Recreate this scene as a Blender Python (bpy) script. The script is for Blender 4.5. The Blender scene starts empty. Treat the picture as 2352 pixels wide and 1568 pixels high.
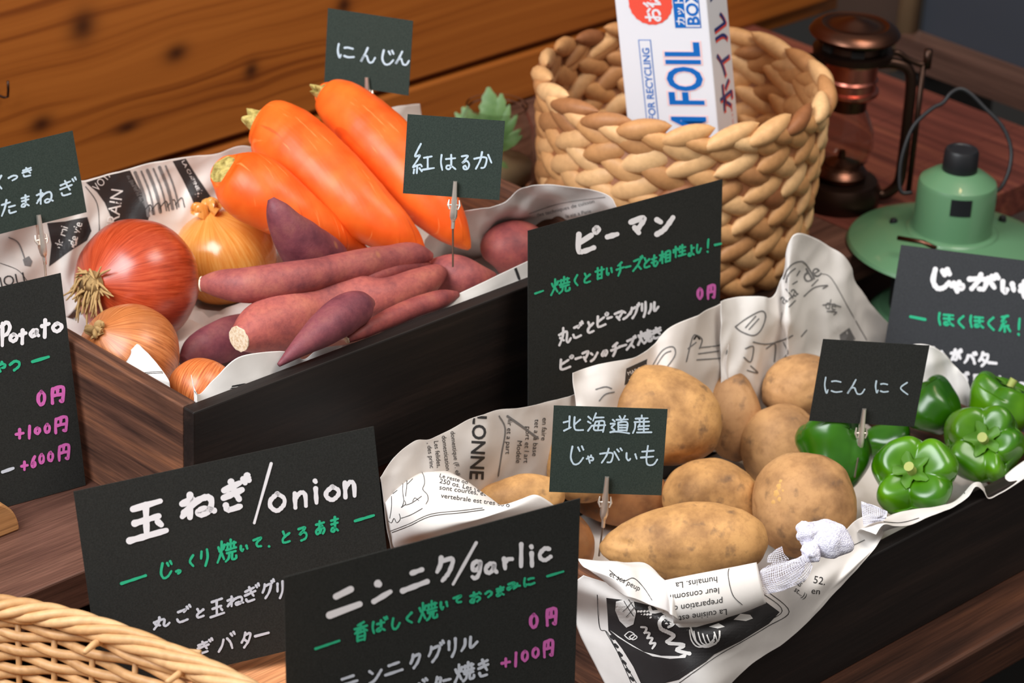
import bpy, bmesh, math, random
from math import sin, cos, pi, radians, sqrt
from mathutils import Vector, Matrix, noise
from mathutils.bvhtree import BVHTree
from mathutils.geometry import tessellate_polygon
random.seed(7)
SC = bpy.context.scene
COL = SC.collection

# ------------------------------------------------------------ camera
F = 6738.0; PITCH, ROLL, YAW = radians(26.6), radians(3.12), radians(45.77)
W_ = Vector((sin(YAW)*cos(PITCH), cos(YAW)*cos(PITCH), -sin(PITCH)))
r_ = Vector((cos(YAW), -sin(YAW), 0)); u_ = r_.cross(W_)
R_ = r_*cos(ROLL) + u_*sin(ROLL); U_ = -r_*sin(ROLL) + u_*cos(ROLL)
def ray(px, py): return W_ + R_*((px-1176)/F) - U_*((py-784)/F)
CAM = Vector((0, 0, .107)) - ray(445, 948)*2.05
def D(px, py, d): return CAM + ray(px, py)*d
def Z(px, py, z): q = ray(px, py); return CAM + q*((z-CAM.z)/q.z)
def Y(px, py, y): q = ray(px, py); return CAM + q*((y-CAM.y)/q.y)
def X(px, py, x): q = ray(px, py); return CAM + q*((x-CAM.x)/q.x)
def dep(p): return (p-CAM).dot(W_)
def proj(p):
    v = p-CAM; d = v.dot(W_)
    return 1176+F*v.dot(R_)/d, 784-F*v.dot(U_)/d
cd = bpy.data.cameras.new('camera'); cam = bpy.data.objects.new('camera', cd); COL.objects.link(cam)
cam.matrix_world = Matrix(((R_.x, U_.x, -W_.x, CAM.x), (R_.y, U_.y, -W_.y, CAM.y), (R_.z, U_.z, -W_.z, CAM.z), (0, 0, 0, 1)))
cd.sensor_width = 36; cd.lens = F/2352*36; cd.clip_start = .05; cd.clip_end = 30
cd.dof.use_dof = True; cd.dof.focus_distance = 2.08; cd.dof.aperture_fstop = 9.5
SC.camera = cam
# ------------------------------------------------------------ light
SC.view_settings.view_transform = 'Standard'; SC.view_settings.look = 'None'
SC.view_settings.exposure = 0.14; SC.view_settings.gamma = 1; SC.view_settings.use_curve_mapping = False
wd = bpy.data.worlds.new('room_air'); SC.world = wd; wd.use_nodes = True
wd.node_tree.nodes['Background'].inputs[0].default_value = (1.0, .93, .86, 1)
wd.node_tree.nodes['Background'].inputs[1].default_value = .32
def area(name, loc, target, size, sizey, power, col):
    l = bpy.data.lights.new(name, 'AREA'); l.shape = 'RECTANGLE'; l.size = size; l.size_y = sizey; l.energy = power; l.color = col
    o = bpy.data.objects.new(name, l); COL.objects.link(o); o.location = loc
    o.rotation_euler = (Vector(target)-Vector(loc)).to_track_quat('-Z', 'Y').to_euler(); return o
area('window_daylight', (-1.5, .05, 1.75), (.3, 0, 0), 1.3, 1.3, 72, (.93, .97, 1.0))
area('front_fill_light', (.6, -.9, 2.1), (.35, 0, 0), .9, .9, 24, (1, .95, .88))  # added fill from the front, no real lamp there; brightens the signs
area('warm_lamp', (.9, -.2, 1.9), (.8, .6, 0.2), .12, .12, 2.2, (1, .62, .3))

# ------------------------------------------------------------ helpers
def lin(c): c /= 255.; return c/12.92 if c <= .04045 else ((c+.055)/1.055)**2.4
def rgb(r, g, b): return (lin(r), lin(g), lin(b), 1)
class NT:
    def __init__(s, name):
        s.m = bpy.data.materials.new(name); s.m.use_nodes = True; s.t = s.m.node_tree; s.b = s.t.nodes['Principled BSDF']
    def n(s, typ, **k):
        o = s.t.nodes.new(typ)
        for a, v in k.items():
            if a.startswith('i_'): o.inputs[int(a[2:])].default_value = v
            else: setattr(o, a, v)
        return o
    def l(s, a, b): s.t.links.new(a, b)
    def coord(s, scale=(1, 1, 1), rot=(0, 0, 0), loc=(0, 0, 0), kind='Object'):
        c = s.n('ShaderNodeTexCoord'); m = s.n('ShaderNodeMapping'); s.l(c.outputs[kind], m.inputs[0])
        m.inputs['Scale'].default_value = scale; m.inputs['Rotation'].default_value = rot; m.inputs['Location'].default_value = loc
        return m.outputs[0]
    def noise(s, vec, scale, detail=4, rough=.55, dist=0):
        o = s.n('ShaderNodeTexNoise'); s.l(vec, o.inputs['Vector']); o.inputs['Scale'].default_value = scale
        o.inputs['Detail'].default_value = detail; o.inputs['Roughness'].default_value = rough; o.inputs['Distortion'].default_value = dist
        return o.outputs['Fac']
    def ramp(s, fac, stops):
        o = s.n('ShaderNodeValToRGB'); s.l(fac, o.inputs[0]); e = o.color_ramp.elements
        while len(e) < len(stops): e.new(.5)
        for i, (p, c) in enumerate(stops): e[i].position = p; e[i].color = c
        return o.outputs[0]
    def mix(s, fac, a, b, mode='MIX'):
        o = s.n('ShaderNodeMix', data_type='RGBA', blend_type=mode)
        for sk, v in ((o.inputs[0], fac), (o.inputs[6], a), (o.inputs[7], b)):
            if isinstance(v, (int, float, tuple)): sk.default_value = v
            else: s.l(v, sk)
        return o.outputs[2]
    def math(s, op, a, b=0.0, c=0.0):
        o = s.n('ShaderNodeMath', operation=op)
        for i, v in enumerate((a, b, c)):
            if isinstance(v, (int, float)): o.inputs[i].default_value = v
            else: s.l(v, o.inputs[i])
        return o.outputs[0]
    def bump(s, h, strength=.3, dist=.001):
        o = s.n('ShaderNodeBump'); s.l(h, o.inputs['Height']); o.inputs['Strength'].default_value = strength; o.inputs['Distance'].default_value = dist
        s.l(o.outputs[0], s.b.inputs['Normal'])
    def out(s, col=None, rough=.5, metal=0, spec=None, **k):
        if col is not None:
            if isinstance(col, tuple): s.b.inputs['Base Color'].default_value = col
            else: s.l(col, s.b.inputs['Base Color'])
        if isinstance(rough, (int, float)): s.b.inputs['Roughness'].default_value = rough
        else: s.l(rough, s.b.inputs['Roughness'])
        s.b.inputs['Metallic'].default_value = metal
        if spec is not None: s.b.inputs['Specular IOR Level'].default_value = spec
        for a, v in k.items(): s.b.inputs[a.replace('_', ' ')].default_value = v
        return s.m

def plain(name, c, rough=.6, metal=0, spec=.5, **k): return NT(name).out(c, rough, metal, spec, **k)
def wood(name, c1, c2, c3, axis='x', gs=9, rough=.5, fine=1.0, spec=.4, bumps=.25):
    t = NT(name); st = {'x': (.6, 8, 8), 'y': (8, .6, 8), 'z': (8, 8, .6)}[axis]
    v = t.coord(st); a = t.noise(v, gs, 5, .6, .6); st2 = tuple(k*5 if k > 1 else k*1.5 for k in st)
    v2 = t.coord(st2); b = t.noise(v2, gs*1.4*fine, 6, .7)
    c = t.ramp(a, [(.32, c1), (.5, c2), (.68, c3)])
    d = t.ramp(b, [(.35, (.45, .42, .4, 1)), (.62, (1.12, 1.1, 1.08, 1))])
    col = t.mix(.75, c, d, 'MULTIPLY'); t.bump(b, bumps, .0006)
    return t.out(col, rough, 0, spec)

def mk(name, verts, faces, mat, parent=None, M=None, smooth=True, wverts=True, edges=None):
    """one mesh object; verts in world space (wverts) or local to M"""
    me = bpy.data.meshes.new(name)
    vs = [Vector(v) for v in verts]
    if M is None:
        if parent is not None: M = parent.matrix_basis.copy()
        else:
            n = max(1, len(vs)); c = Vector((0, 0, 0))
            for v in vs: c += v
            M = Matrix.Translation(c/n)
    if wverts:
        Mi = M.inverted(); vs = [Mi @ v for v in vs]
    me.from_pydata([tuple(v) for v in vs], [] if edges is None else edges, faces); me.update()
    if smooth: me.polygons.foreach_set('use_smooth', [True]*len(me.polygons))
    o = bpy.data.objects.new(name, me); COL.objects.link(o)
    for m in (mat if isinstance(mat, (list, tuple)) else [mat]): me.materials.append(m)
    if parent is not None:
        o.parent = parent; o.matrix_parent_inverse = WM[parent.name].inverted()
    o.matrix_basis = M; WM[o.name] = M.copy()
    return o
WM = {}
def empty(name, loc):
    o = bpy.data.objects.new(name, None); COL.objects.link(o); o.matrix_basis = Matrix.Translation(loc); o.empty_display_size = .02
    WM[o.name] = o.matrix_basis.copy(); return o
def tag(o, label=None, cat=None, group=None, kind=None):
    for k, v in (('label', label), ('category', cat), ('group', group), ('kind', kind)):
        if v: o[k] = v
    return o
def smooth_by_angle(o, ang=40):
    me = o.data; bm = bmesh.new(); bm.from_mesh(me); lim = radians(ang)
    for e in bm.edges: e.smooth = not (len(e.link_faces) == 2 and e.calc_face_angle(0) > lim)
    bm.to_mesh(me); bm.free()
class MB:
    def __init__(s): s.v = []; s.f = []; s.mi = []
    def add(s, vs, fs, mi=0):
        b = len(s.v); s.v += [Vector(v) for v in vs]; s.f += [tuple(i+b for i in f) for f in fs]; s.mi += [mi]*len(fs)
    def box(s, a, b, M=None, mi=0):
        vs = [Vector((x, y, z)) for x in (a[0], b[0]) for y in (a[1], b[1]) for z in (a[2], b[2])]
        if M: vs = [M @ v for v in vs]
        s.add(vs, [(0, 1, 3, 2), (4, 6, 7, 5), (0, 4, 5, 1), (2, 3, 7, 6), (0, 2, 6, 4), (1, 5, 7, 3)], mi)
    def tube(s, pts, rad, n=8, caps=True, mi=0, closed=False, flat=1.0, up=None):
        pts = [Vector(p) for p in pts]; m = len(pts)
        if isinstance(rad, (int, float)): rad = [rad]*m
        rings = []; prev = up
        for i, p in enumerate(pts):
            if closed: t = pts[(i+1) % m]-pts[(i-1) % m]
            else: t = pts[min(i+1, m-1)]-pts[max(i-1, 0)]
            t.normalize() if t.length > 0 else None
            if prev is None: prev = t.orthogonal()
            nrm = (prev - t*prev.dot(t)); nrm = nrm.normalized() if nrm.length > 1e-9 else t.orthogonal().normalized()
            if up is None: prev = nrm
            bn = t.cross(nrm)
            rings.append([p + nrm*(cos(2*pi*k/n)*rad[i]*flat) + bn*(sin(2*pi*k/n)*rad[i]) for k in range(n)])
        vs = [v for r in rings for v in r]; fs = []
        for i in range(m if closed else m-1):
            j = (i+1) % m
            for k in range(n): fs.append((i*n+k, i*n+(k+1) % n, j*n+(k+1) % n, j*n+k))
        if caps and not closed:
            fs.append(tuple(range(n))[::-1]); fs.append(tuple((m-1)*n+k for k in range(n)))
        s.add(vs, fs, mi)
    def lathe(s, prof, n=48, M=None, mi=0, caps=True):
        vs = []; m = len(prof)
        for r, z in prof:
            for k in range(n):
                v = Vector((r*cos(2*pi*k/n), r*sin(2*pi*k/n), z)); vs.append(M @ v if M else v)
        fs = [(i*n+k, i*n+(k+1) % n, (i+1)*n+(k+1) % n, (i+1)*n+k) for i in range(m-1) for k in range(n)]
        if caps: fs.append(tuple(range(n))[::-1]); fs.append(tuple((m-1)*n+k for k in range(n)))
        s.add(vs, fs, mi)
    def build(s, name, mat, parent=None, M=None, smooth=True, ang=40):
        o = mk(name, s.v, s.f, mat, parent, M, smooth)
        if any(s.mi): o.data.polygons.foreach_set('material_index', s.mi)
        if smooth and ang: smooth_by_angle(o, ang)
        return o
def bevel(o, w, seg=2):
    b = o.modifiers.new('b', 'BEVEL'); b.width = w; b.segments = seg; b.limit_method = 'ANGLE'; return o
def cr(p0, p1, p2, p3, t):
    return (p1*2 + (p2-p0)*t + (p0*2-p1*5+p2*4-p3)*t*t + (p1*3-p0-p2*3+p3)*t*t*t)*.5
def spline(pts, k=8, closed=False):
    m = len(pts); out = []
    for i in range(m if closed else m-1):
        g = (lambda j: pts[j % m]) if closed else (lambda j: pts[max(0, min(m-1, j))])
        for a in range(k): out.append(cr(g(i-1), g(i), g(i+1), g(i+2), a/k))
    if not closed: out.append(pts[-1])
    return out
def fbm(p, s, o=3):
    v = 0; a = 1
    for _ in range(o): v += a*noise.noise(p*s); s *= 2.1; a *= .5
    return v

# ------------------------------------------------------------ materials
M_card = NT('black_card'); v = M_card.coord(); nz = M_card.noise(v, 900, 3, .6)
M_card = M_card.out(M_card.ramp(nz, [(.3, rgb(34, 35, 33)), (.7, rgb(48, 49, 47))]), .8, 0, .25)
M_cardg = NT('green_black_card'); v = M_cardg.coord(); nz = M_cardg.noise(v, 1000, 3, .6)
M_cardg = M_cardg.out(M_cardg.ramp(nz, [(.3, rgb(38, 48, 43)), (.7, rgb(54, 64, 58))]), .8, 0, .25)
M_cardn = NT('grey_black_card'); v = M_cardn.coord(); nz = M_cardn.noise(v, 900, 3, .6)
M_cardn = M_cardn.out(M_cardn.ramp(nz, [(.3, rgb(52, 54, 58)), (.7, rgb(64, 66, 70))]), .7, 0, .3)
M_wh = plain('white_marker', rgb(252, 250, 254), .5); M_wh2 = plain('pale_marker', rgb(216, 222, 234), .5)
M_gr = plain('green_marker', rgb(48, 190, 142), .5); M_pk = plain('pink_marker', rgb(222, 110, 190), .5)
M_ch = plain('pale_blue_pen', rgb(196, 214, 226), .45)
def paper_mat(name, c):
    t = NT(name); v = t.coord(); n1 = t.noise(v, 60, 4, .6); n2 = t.noise(v, 700, 2, .5)
    t.bump(n2, .08, .0003)
    return t.out(t.ramp(n1, [(.3, tuple(x*.94 for x in c[:3])+(1,)), (.7, c)]), .75, 0, .2)
M_pap = paper_mat('newsprint', rgb(236, 231, 227)); M_papg = paper_mat('grey_newsprint', rgb(222, 214, 208))
M_ink = plain('newsprint_ink', rgb(48, 47, 48), .7); M_inkg = plain('pale_ink', rgb(120, 118, 118), .7); M_panel = plain('dark_print', rgb(44, 42, 43), .6)
M_paperink = plain('unprinted_white', rgb(235, 232, 229), .7)
M_steel = plain('polished_steel', rgb(236, 226, 216), .3, .85)
M_crate = wood('shaded_crate_wood', rgb(20, 15, 14), rgb(28, 21, 19), rgb(44, 33, 29), 'x', 7, .55)  # shade of the long sides painted into the wood as near-black
M_crates = wood('brown_crate_end', rgb(50, 31, 25), rgb(98, 65, 50), rgb(150, 98, 68), 'y', 8, .6)  # end faces painted lighter than the sides, as lit from the left
M_shelf = wood('brown_shelf', rgb(78, 50, 41), rgb(102, 69, 57), rgb(120, 84, 70), 'x', 6, .5, 1.6)
M_red = wood('reddish_boards', rgb(84, 42, 34), rgb(112, 58, 48), rgb(138, 80, 60), 'y', 5, .5, .6)
M_low = wood('dark_lower_shelf', rgb(48, 28, 20), rgb(72, 44, 32), rgb(96, 60, 42), 'x', 6, .45)
M_beech = wood('beech', rgb(210, 138, 92), rgb(222, 152, 104), rgb(230, 164, 116), 'x', 6, .5, 1.5, bumps=.1)
M_block = wood('light_block_wood', rgb(196, 140, 88), rgb(210, 154, 100), rgb(222, 168, 114), 'x', 5, .5, 1.2, bumps=.1)
M_black = plain('black_plastic', rgb(26, 27, 31), .45)
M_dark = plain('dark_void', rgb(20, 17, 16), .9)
def wall_material():
    t = NT('varnished_pine'); v = t.coord((1, 1, 1)); sx = t.n('ShaderNodeSeparateXYZ'); t.l(v, sx.inputs[0])
    knots = [(Y(405, 122, WALL), .020, .013), (Y(577, 162, WALL), .013, .013), (Y(95, 285, WALL), .018, .012), (Y(292, 292, WALL), .020, .008), (Y(190, 60, WALL), .022, .022), (Y(790, 12, WALL), .014, .016)]
    bend = None; dark = None
    for (p, w, h) in knots:
        dx = t.math('DIVIDE', t.math('SUBTRACT', sx.outputs[0], p.x), w); dz = t.math('DIVIDE', t.math('SUBTRACT', sx.outputs[2], p.z), h)
        d2 = t.math('ADD', t.math('MULTIPLY', dx, dx), t.math('MULTIPLY', dz, dz))
        g = t.math('EXPONENT', t.math('MULTIPLY', d2, -.22)); g2 = t.math('EXPONENT', t.math('MULTIPLY', d2, -2.2))
        bz = t.math('MULTIPLY', t.math('MULTIPLY', g, dz), .004)
        bend = bz if bend is None else t.math('ADD', bend, bz)
        dark = g2 if dark is None else t.math('MAXIMUM', dark, g2)
    wob = t.noise(t.coord((1.2, 1.2, 3)), 1.6, 2, .5)
    zz = t.math('ADD', t.math('SUBTRACT', sx.outputs[2], bend), t.math('MULTIPLY', wob, .02))
    cmb = t.n('ShaderNodeCombineXYZ'); t.l(t.math('MULTIPLY', sx.outputs[0], .012), cmb.inputs[0]); t.l(zz, cmb.inputs[2])
    grain = t.noise(cmb.outputs[0], 120, 2, .45); fine = t.noise(t.coord((4, 4, 220)), 3, 4, .6)
    c = t.ramp(grain, [(.30, rgb(128, 66, 20)), (.44, rgb(160, 90, 32)), (.72, rgb(172, 100, 38))])
    c = t.mix(.14, c, t.ramp(fine, [(.3, (.75, .72, .7, 1)), (.7, (1.1, 1.1, 1.1, 1))]), 'MULTIPLY')
    c = t.mix(t.math('MULTIPLY', dark, .88), c, rgb(48, 18, 8))
    return t.out(c, .5, 0, .35)

# ------------------------------------------------------------ setting
WALL = .46
M_wall = wall_material()
GAPZ = (Y(194, 412, WALL).z + Y(1248, 117, WALL).z)/2
def struct(name, mbx, mat, smooth=False, bw=0, label=None):
    o = mbx.build(name, mat, None, Matrix.Identity(4), smooth, None); tag(o, label, None, None, 'structure')
    if bw: bevel(o, bw)
    return o
m = MB()
m.box((-1.2, WALL, 0.0), (1.30, WALL+.03, GAPZ-.0035)); m.box((-1.2, WALL, GAPZ+.0035), (1.30, WALL+.03, .75)); m.box((-1.2, WALL+.012, -.02), (1.30, WALL+.034, .75))
struct('wall_back', m, M_wall, bw=.003, label='warm varnished pine board wall with dark knots')
m = MB(); m.box((-1.2, .021, -.030), (.80, WALL, 0)); struct('floor', m, M_shelf, bw=.0015, label='brown wood shelf the rear crate stands on')
m = MB()
for k in range(5): m.box((.801, .021+k*.092, -.030), (1.13, .021+k*.092+.0915, 0))
struct('floor_right', m, M_red, bw=.001, label='reddish boards beneath the lanterns')
m = MB(); m.box((-1.2, -.352, -.150), (1.35, .30, -.112)); struct('lower_shelf', m, M_low, bw=.003, label='dark brown lower shelf under the front crate')
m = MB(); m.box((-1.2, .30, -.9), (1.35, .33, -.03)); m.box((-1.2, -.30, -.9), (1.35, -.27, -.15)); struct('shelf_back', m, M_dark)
m = MB(); m.box((-3, -3, -.92), (4, 3.5, -.9)); struct('ground', m, plain('dark_ground', rgb(24, 24, 25), .8))
# right hand end: low bar, dark panel, tan post
p1 = Z(2100, 112, 0); p2 = Z(2420, 245, 0)
m = MB(); m.box((1.205, -.5, -.02), (1.238, .33, .010)); struct('trim_1', m, wood('dull_brown_bar', rgb(70, 48, 40), rgb(88, 62, 52), rgb(100, 74, 62), 'y', 5))
m = MB(); m.box((1.24, -1.2, -.02), (1.26, .325, .7)); struct('wall_right', m, plain('slate_blue_panel', rgb(42, 47, 56), .7), label='dark slate blue panel behind the lanterns')
m = MB(); m.tube([Vector((1.225, .335, -.1)), Vector((1.235, .335, .35))], .012, 10); struct('trim_2', m, plain('tan_post', rgb(96, 74, 50), .7), smooth=True)
m = MB(); m.box((1.24, .35, -.2), (1.27, .44, .7)); struct('trim_3', m, plain('brown_post', rgb(62, 44, 34), .7))
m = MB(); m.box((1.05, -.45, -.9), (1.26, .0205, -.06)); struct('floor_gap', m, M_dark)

# ------------------------------------------------------------ crates
def crate(name, x0, x1, y0, y1, z0, z1, label, t=.012):
    o = empty(name, Vector((x0, y0, z0))); tag(o, label, 'crate')
    def pl(nm, a, b, mat):
        q = MB(); q.box(a, b); w = q.build(nm, mat, o, None, False, None); bevel(w, .0012); return w
    pl('side_panel', (x0, y0, z0), (x1, y0+t, z1), M_crate); pl('side_panel', (x0, y1-t, z0), (x1, y1, z1), M_crate)
    pl('end_panel', (x0, y0+t+.0001, z0), (x0+t, y1-t-.0001, z1), M_crates); pl('end_panel', (x1-t, y0+t+.0001, z0), (x1, y1-t-.0001, z1), M_crates)
    pl('bottom', (x0+t, y0+t, z0), (x1-t, y1-t, z0+.006), M_crate)
    return o
C1 = (0, .458, 0, .300, 0, .107); C2 = (.210, .643, -.305, -.055, -.112, -.020)
crate('wooden_crate', *C1, 'dark wooden crate on the upper shelf holding onions, sweet potatoes and carrots')
crate('wooden_crate', *C2, 'dark wooden crate on the lower shelf holding potatoes and green peppers')

# ------------------------------------------------------------ vegetables
VEG = []
def veg_done(o): VEG.append(o); return o
def potato_mat(seed, c=(208, 160, 106)):
    t = NT('potato_skin'); v = t.coord((1, 1, 1), loc=(seed*3.1, seed*1.7, 0)); a = t.noise(v, 28, 5, .6); b = t.noise(v, 180, 4, .65); sp = t.noise(v, 75, 3, .5)
    col = t.ramp(a, [(.32, rgb(int(c[0]*.70), int(c[1]*.67), int(c[2]*.66))), (.55, rgb(*c)), (.75, rgb(min(255, c[0]+14), c[1]+14, c[2]+10))])
    col = t.mix(t.ramp(b, [(.5, (0, 0, 0, 1)), (.8, (.6, .6, .6, 1))]), col, rgb(150, 108, 70))
    col = t.mix(t.ramp(sp, [(.60, (0, 0, 0, 1)), (.74, (.8, .8, .8, 1))]), col, rgb(104, 80, 62))
    t.bump(b, .35, .0006); return t.out(col, .62, 0, .3)
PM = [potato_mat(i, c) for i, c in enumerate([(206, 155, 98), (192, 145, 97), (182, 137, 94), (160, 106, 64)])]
def potato(px, py, z, a, b, ang, c=None, mat=0, label='', seed=1, bumpy=.05, taper=0):
    C = Z(px, py, z); d = dep(C); k = d/F; ra, rb = a*k, b*k; rc = (c if c else (a*b)**.5*.9)*k
    q = ray(px, py).normalized(); e1 = (R_ - q*R_.dot(q)).normalized(); e2 = q.cross(e1); 
    if e2.dot(U_) < 0: e2 = -e2
    A = e1*cos(radians(ang)) + e2*sin(radians(ang)); B = -e1*sin(radians(ang)) + e2*cos(radians(ang))
    rnd = random.Random(seed); eyes = [Vector((rnd.uniform(-1, 1), rnd.uniform(-1, 1), rnd.uniform(-1, -.2))).normalized() for _ in range(6)]
    nu, nv = 64, 40; vs = []; fs = []; off = Vector((seed*7.3, seed*2.1, 0))
    for j in range(nv+1):
        th = pi*j/nv
        for i in range(nu):
            ph = 2*pi*i/nu; n = Vector((cos(th), sin(th)*cos(ph), sin(th)*sin(ph)))
            s = 1 + bumpy*noise.noise(n*1.3+off)*1.6 + .02*noise.noise(n*4+off)
            for e in eyes:
                g = n.dot(e)
                if g > .97: s -= .035*math.exp(-((1-g)/.006)) ; 
                if g > .93: s += .012*math.exp(-(((1-g)-.02)/.01)**2)
            tp = 1 + taper*n.x
            vs.append(C + A*(n.x*ra*s) + B*(n.y*rb*s*tp) + q*(n.z*rc*s*tp))
        
    for j in range(nv):
        for i in range(nu): fs.append((j*nu+i, j*nu+(i+1) % nu, (j+1)*nu+(i+1) % nu, (j+1)*nu+i))
    o = mk('potato', vs, fs, PM[mat]); tag(o, label, 'potato', 'potatoes in the front crate'); return veg_done(o)
potato(1515, 955, .010, 150, 112, -14, 108, 0, 'large smooth pale potato at the back of the pile above the potato card', 1)
potato(1683, 955, -.022, 66, 106, 8, 50, 2, 'greyish potato standing between the largest back potato and the newspaper', 2)
potato(1842, 888, -.008, 95, 72, 12, 78, 1, 'furthest potato, tucked behind the garlic card', 3)
potato(1795, 1028, -.036, 98, 98, 20, 78, 1, 'blotchy round potato touching the left green pepper', 4)
potato(1847, 1160, -.018, 121, 125, 0, 108, 1, 'big round potato with a scabby scar, at the right front of the pile', 5)
potato(1635, 1146, -.032, 116, 94, -10, 88, 0, 'yellowish potato in the middle of the pile between two round ones', 6)
potato(1572, 1247, -.012, 190, 92, 2, 82, 0, 'long oval potato lying at the very front of the crate', 7, .04, .18)
potato(1425, 1134, -.040, 120, 76, -6, 66, 3, 'brown potato below the card with two written lines', 8)
potato(1338, 1046, .000, 92, 108, 0, 56, 0, 'potato almost hidden behind the card with two written lines', 9)
potato(1196, 1150, -.008, 106, 62, 8, 50, 0, 'leftmost pale potato beside the newspaper with big black capitals', 10)
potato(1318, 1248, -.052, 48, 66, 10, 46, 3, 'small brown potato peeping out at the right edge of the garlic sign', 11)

def scab(o, px):
    M = WM[o.name]; bv = BVHTree.FromPolygons([M @ v.co for v in o.data.vertices], [tuple(p.vertices) for p in o.data.polygons]); m = MB(); rnd = random.Random(3)
    for (x, y, r) in px:
        q = ray(x, y).normalized(); h = bv.ray_cast(CAM, q)
        if h[0] is None: continue
        c, n = h[0], h[1]; n = -n if n.dot(q) > 0 else n; k = r*dep(c)/F; e = n.orthogonal().normalized(); f = n.cross(e); N = 12
        vs = [c+n*k*.22]+[c+(e*cos(2*pi*i/N)+f*sin(2*pi*i/N))*k*rnd.uniform(.75, 1.2)-n*.0003 for i in range(N)]
        m.add(vs, [(0, i+1, (i+1) % N+1) for i in range(N)])
    o2 = m.build('scab', plain('potato_scab', rgb(214, 164, 96), .8), o, None, True, 0); o2['label'] = 'rough yellowish scar'
scab([o for o in VEG if 'scabby' in o['label']][0], [(1793, 1104, 7), (1789, 1118, 8), (1784, 1134, 9), (1790, 1146, 8), (1776, 1152, 7), (1798, 1126, 5)])
def path3(pts):  # pts: (px,py,z,rad_px)
    P = [Z(a, b, z) for a, b, z, r in pts]; Rr = [r*dep(p)/F for p, (a, b, z, r) in zip(P, pts)]; return P, Rr
def root_body(pts, seg=8, n=40, rough=.06, seed=0, flat=1.0, rings=False, ends=True):
    P, Rr = path3(pts); S = spline(P, seg); rr = spline([Vector((r, 0, 0)) for r in Rr], seg); rr = [max(.0008, x.x) for x in rr]
    m = MB(); m.tube(S, rr, n, True, flat=flat)
    out = []; off = Vector((seed*3.7, seed, 5)); nn = n
    for idx, v in enumerate(m.v):
        i = idx//nn; c = S[i]; dlt = v-c; r = rr[i]
        s = 1 + rough*noise.noise(v*28+off) + rough*.5*noise.noise(v*75+off)
        if rings: s += -.018*max(0, noise.noise(Vector((i*.9, seed*5+round(idx % nn/9.), 0)))) + .008*noise.noise(Vector((i*.55, seed, 0)))
        out.append(c + dlt*s)
    m.v = out; return m, S, rr
def sweet_mat(i, c):
    t = NT('sweet_potato_skin'); v = t.coord((1, 1, 1), loc=(i, i*2, 0)); a = t.noise(v, 40, 5, .65); b = t.noise(v, 260, 4, .7); s = t.noise(v, 34, 2, .4)
    col = t.ramp(a, [(.3, rgb(int(c[0]*.74), int(c[1]*.72), int(c[2]*.8))), (.52, rgb(*c)), (.75, rgb(min(255, c[0]+20), c[1]+22, c[2]+10))])
    col = t.mix(t.ramp(b, [(.45, (0, 0, 0, 1)), (.8, (.45, .45, .45, 1))]), col, rgb(96, 48, 58))
    col = t.mix(t.ramp(s, [(.72, (0, 0, 0, 1)), (.79, (.7, .7, .7, 1))]), col, rgb(206, 142, 84))
    t.bump(b, .4, .0007); return t.out(col, .55, 0, .35)
SM = [sweet_mat(i, c) for i, c in enumerate([(160, 84, 80), (174, 92, 84), (130, 68, 76), (150, 74, 70)])]
M_cut = NT('cut_flesh'); _v = M_cut.coord(); M_cut = M_cut.out(M_cut.ramp(M_cut.noise(_v, 500, 3, .6), [(.35, rgb(206, 178, 138)), (.6, rgb(236, 224, 200))]), .7)
def sweet(pts, mat, label, seed, cut=None, flat=1.0, facing=None):
    m, S, rr = root_body(pts, 8, 36, .07, seed, flat)
    o = m.build('sweet_potato', SM[mat], None, None, True, None); tag(o, label, 'sweet potato', 'sweet potatoes in the rear crate')
    if cut:
        idx = 0 if cut[0] == 's' else -1; t = (S[1]-S[0]) if idx == 0 else (S[-1]-S[-2]); t.normalize()
        c = S[idx] + t*(-.0006 if idx == 0 else .0006); q = MB(); r = rr[idx]
        e = t.orthogonal().normalized(); f = t.cross(e); n = 24
        ring = [c + (e*cos(2*pi*k/n)+f*sin(2*pi*k/n))*r*(1.02+.08*noise.noise(Vector((k*.9, seed, 0)))) for k in range(n)]
        ring2 = [p + t*(.0012 if idx == 0 else -.0012) for p in ring]
        q.add(ring+ring2+[c + t*(-.0005 if idx == 0 else .0005)], [(k, (k+1) % n, n+(k+1) % n, n+k) for k in range(n)]+[((k+1) % n, k, 2*n) for k in range(n)])
        q.build('cut_end', M_cut, o, None, True, 50)
    return veg_done(o)
sweet([(463, 652, .122, 17), (505, 652, .124, 34), (580, 654, .127, 42), (680, 640, .128, 41), (780, 618, .126, 37), (880, 600, .122, 36), (950, 587, .118, 30), (990, 588, .114, 10)], 0, 'longest sweet potato, lying across in front of the carrots with a cut left tip', 1, 's')
sweet([(549, 778, .100, 30), (590, 760, .100, 58), (650, 738, .099, 74), (720, 712, .100, 70), (800, 686, .104, 56), (880, 680, .106, 44), (960, 652, .108, 38), (1002, 630, .109, 25), (1019, 620, .109, 8)], 1, 'thick pink sweet potato with a big white cut end facing left', 2, 's')
sweet([(640, 838, .112, 5), (690, 796, .120, 24), (740, 757, .125, 40), (790, 722, .127, 45), (830, 702, .127, 36), (856, 694, .127, 10)], 2, 'short dark violet sweet potato resting on top of the thick pink one', 3)
sweet([(622, 456, .178, 8), (636, 482, .170, 27), (662, 524, .154, 44), (700, 568, .134, 58), (750, 606, .112, 58), (800, 640, .095, 24)], 2, 'pointed violet sweet potato standing up between the yellow onion and the carrots', 4)
sweet([(420, 830, .060, 12), (455, 805, .062, 38), (505, 785, .064, 50), (560, 765, .062, 46), (620, 750, .056, 20)], 2, 'dull violet sweet potato at the lower left beside the onions', 5)
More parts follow.
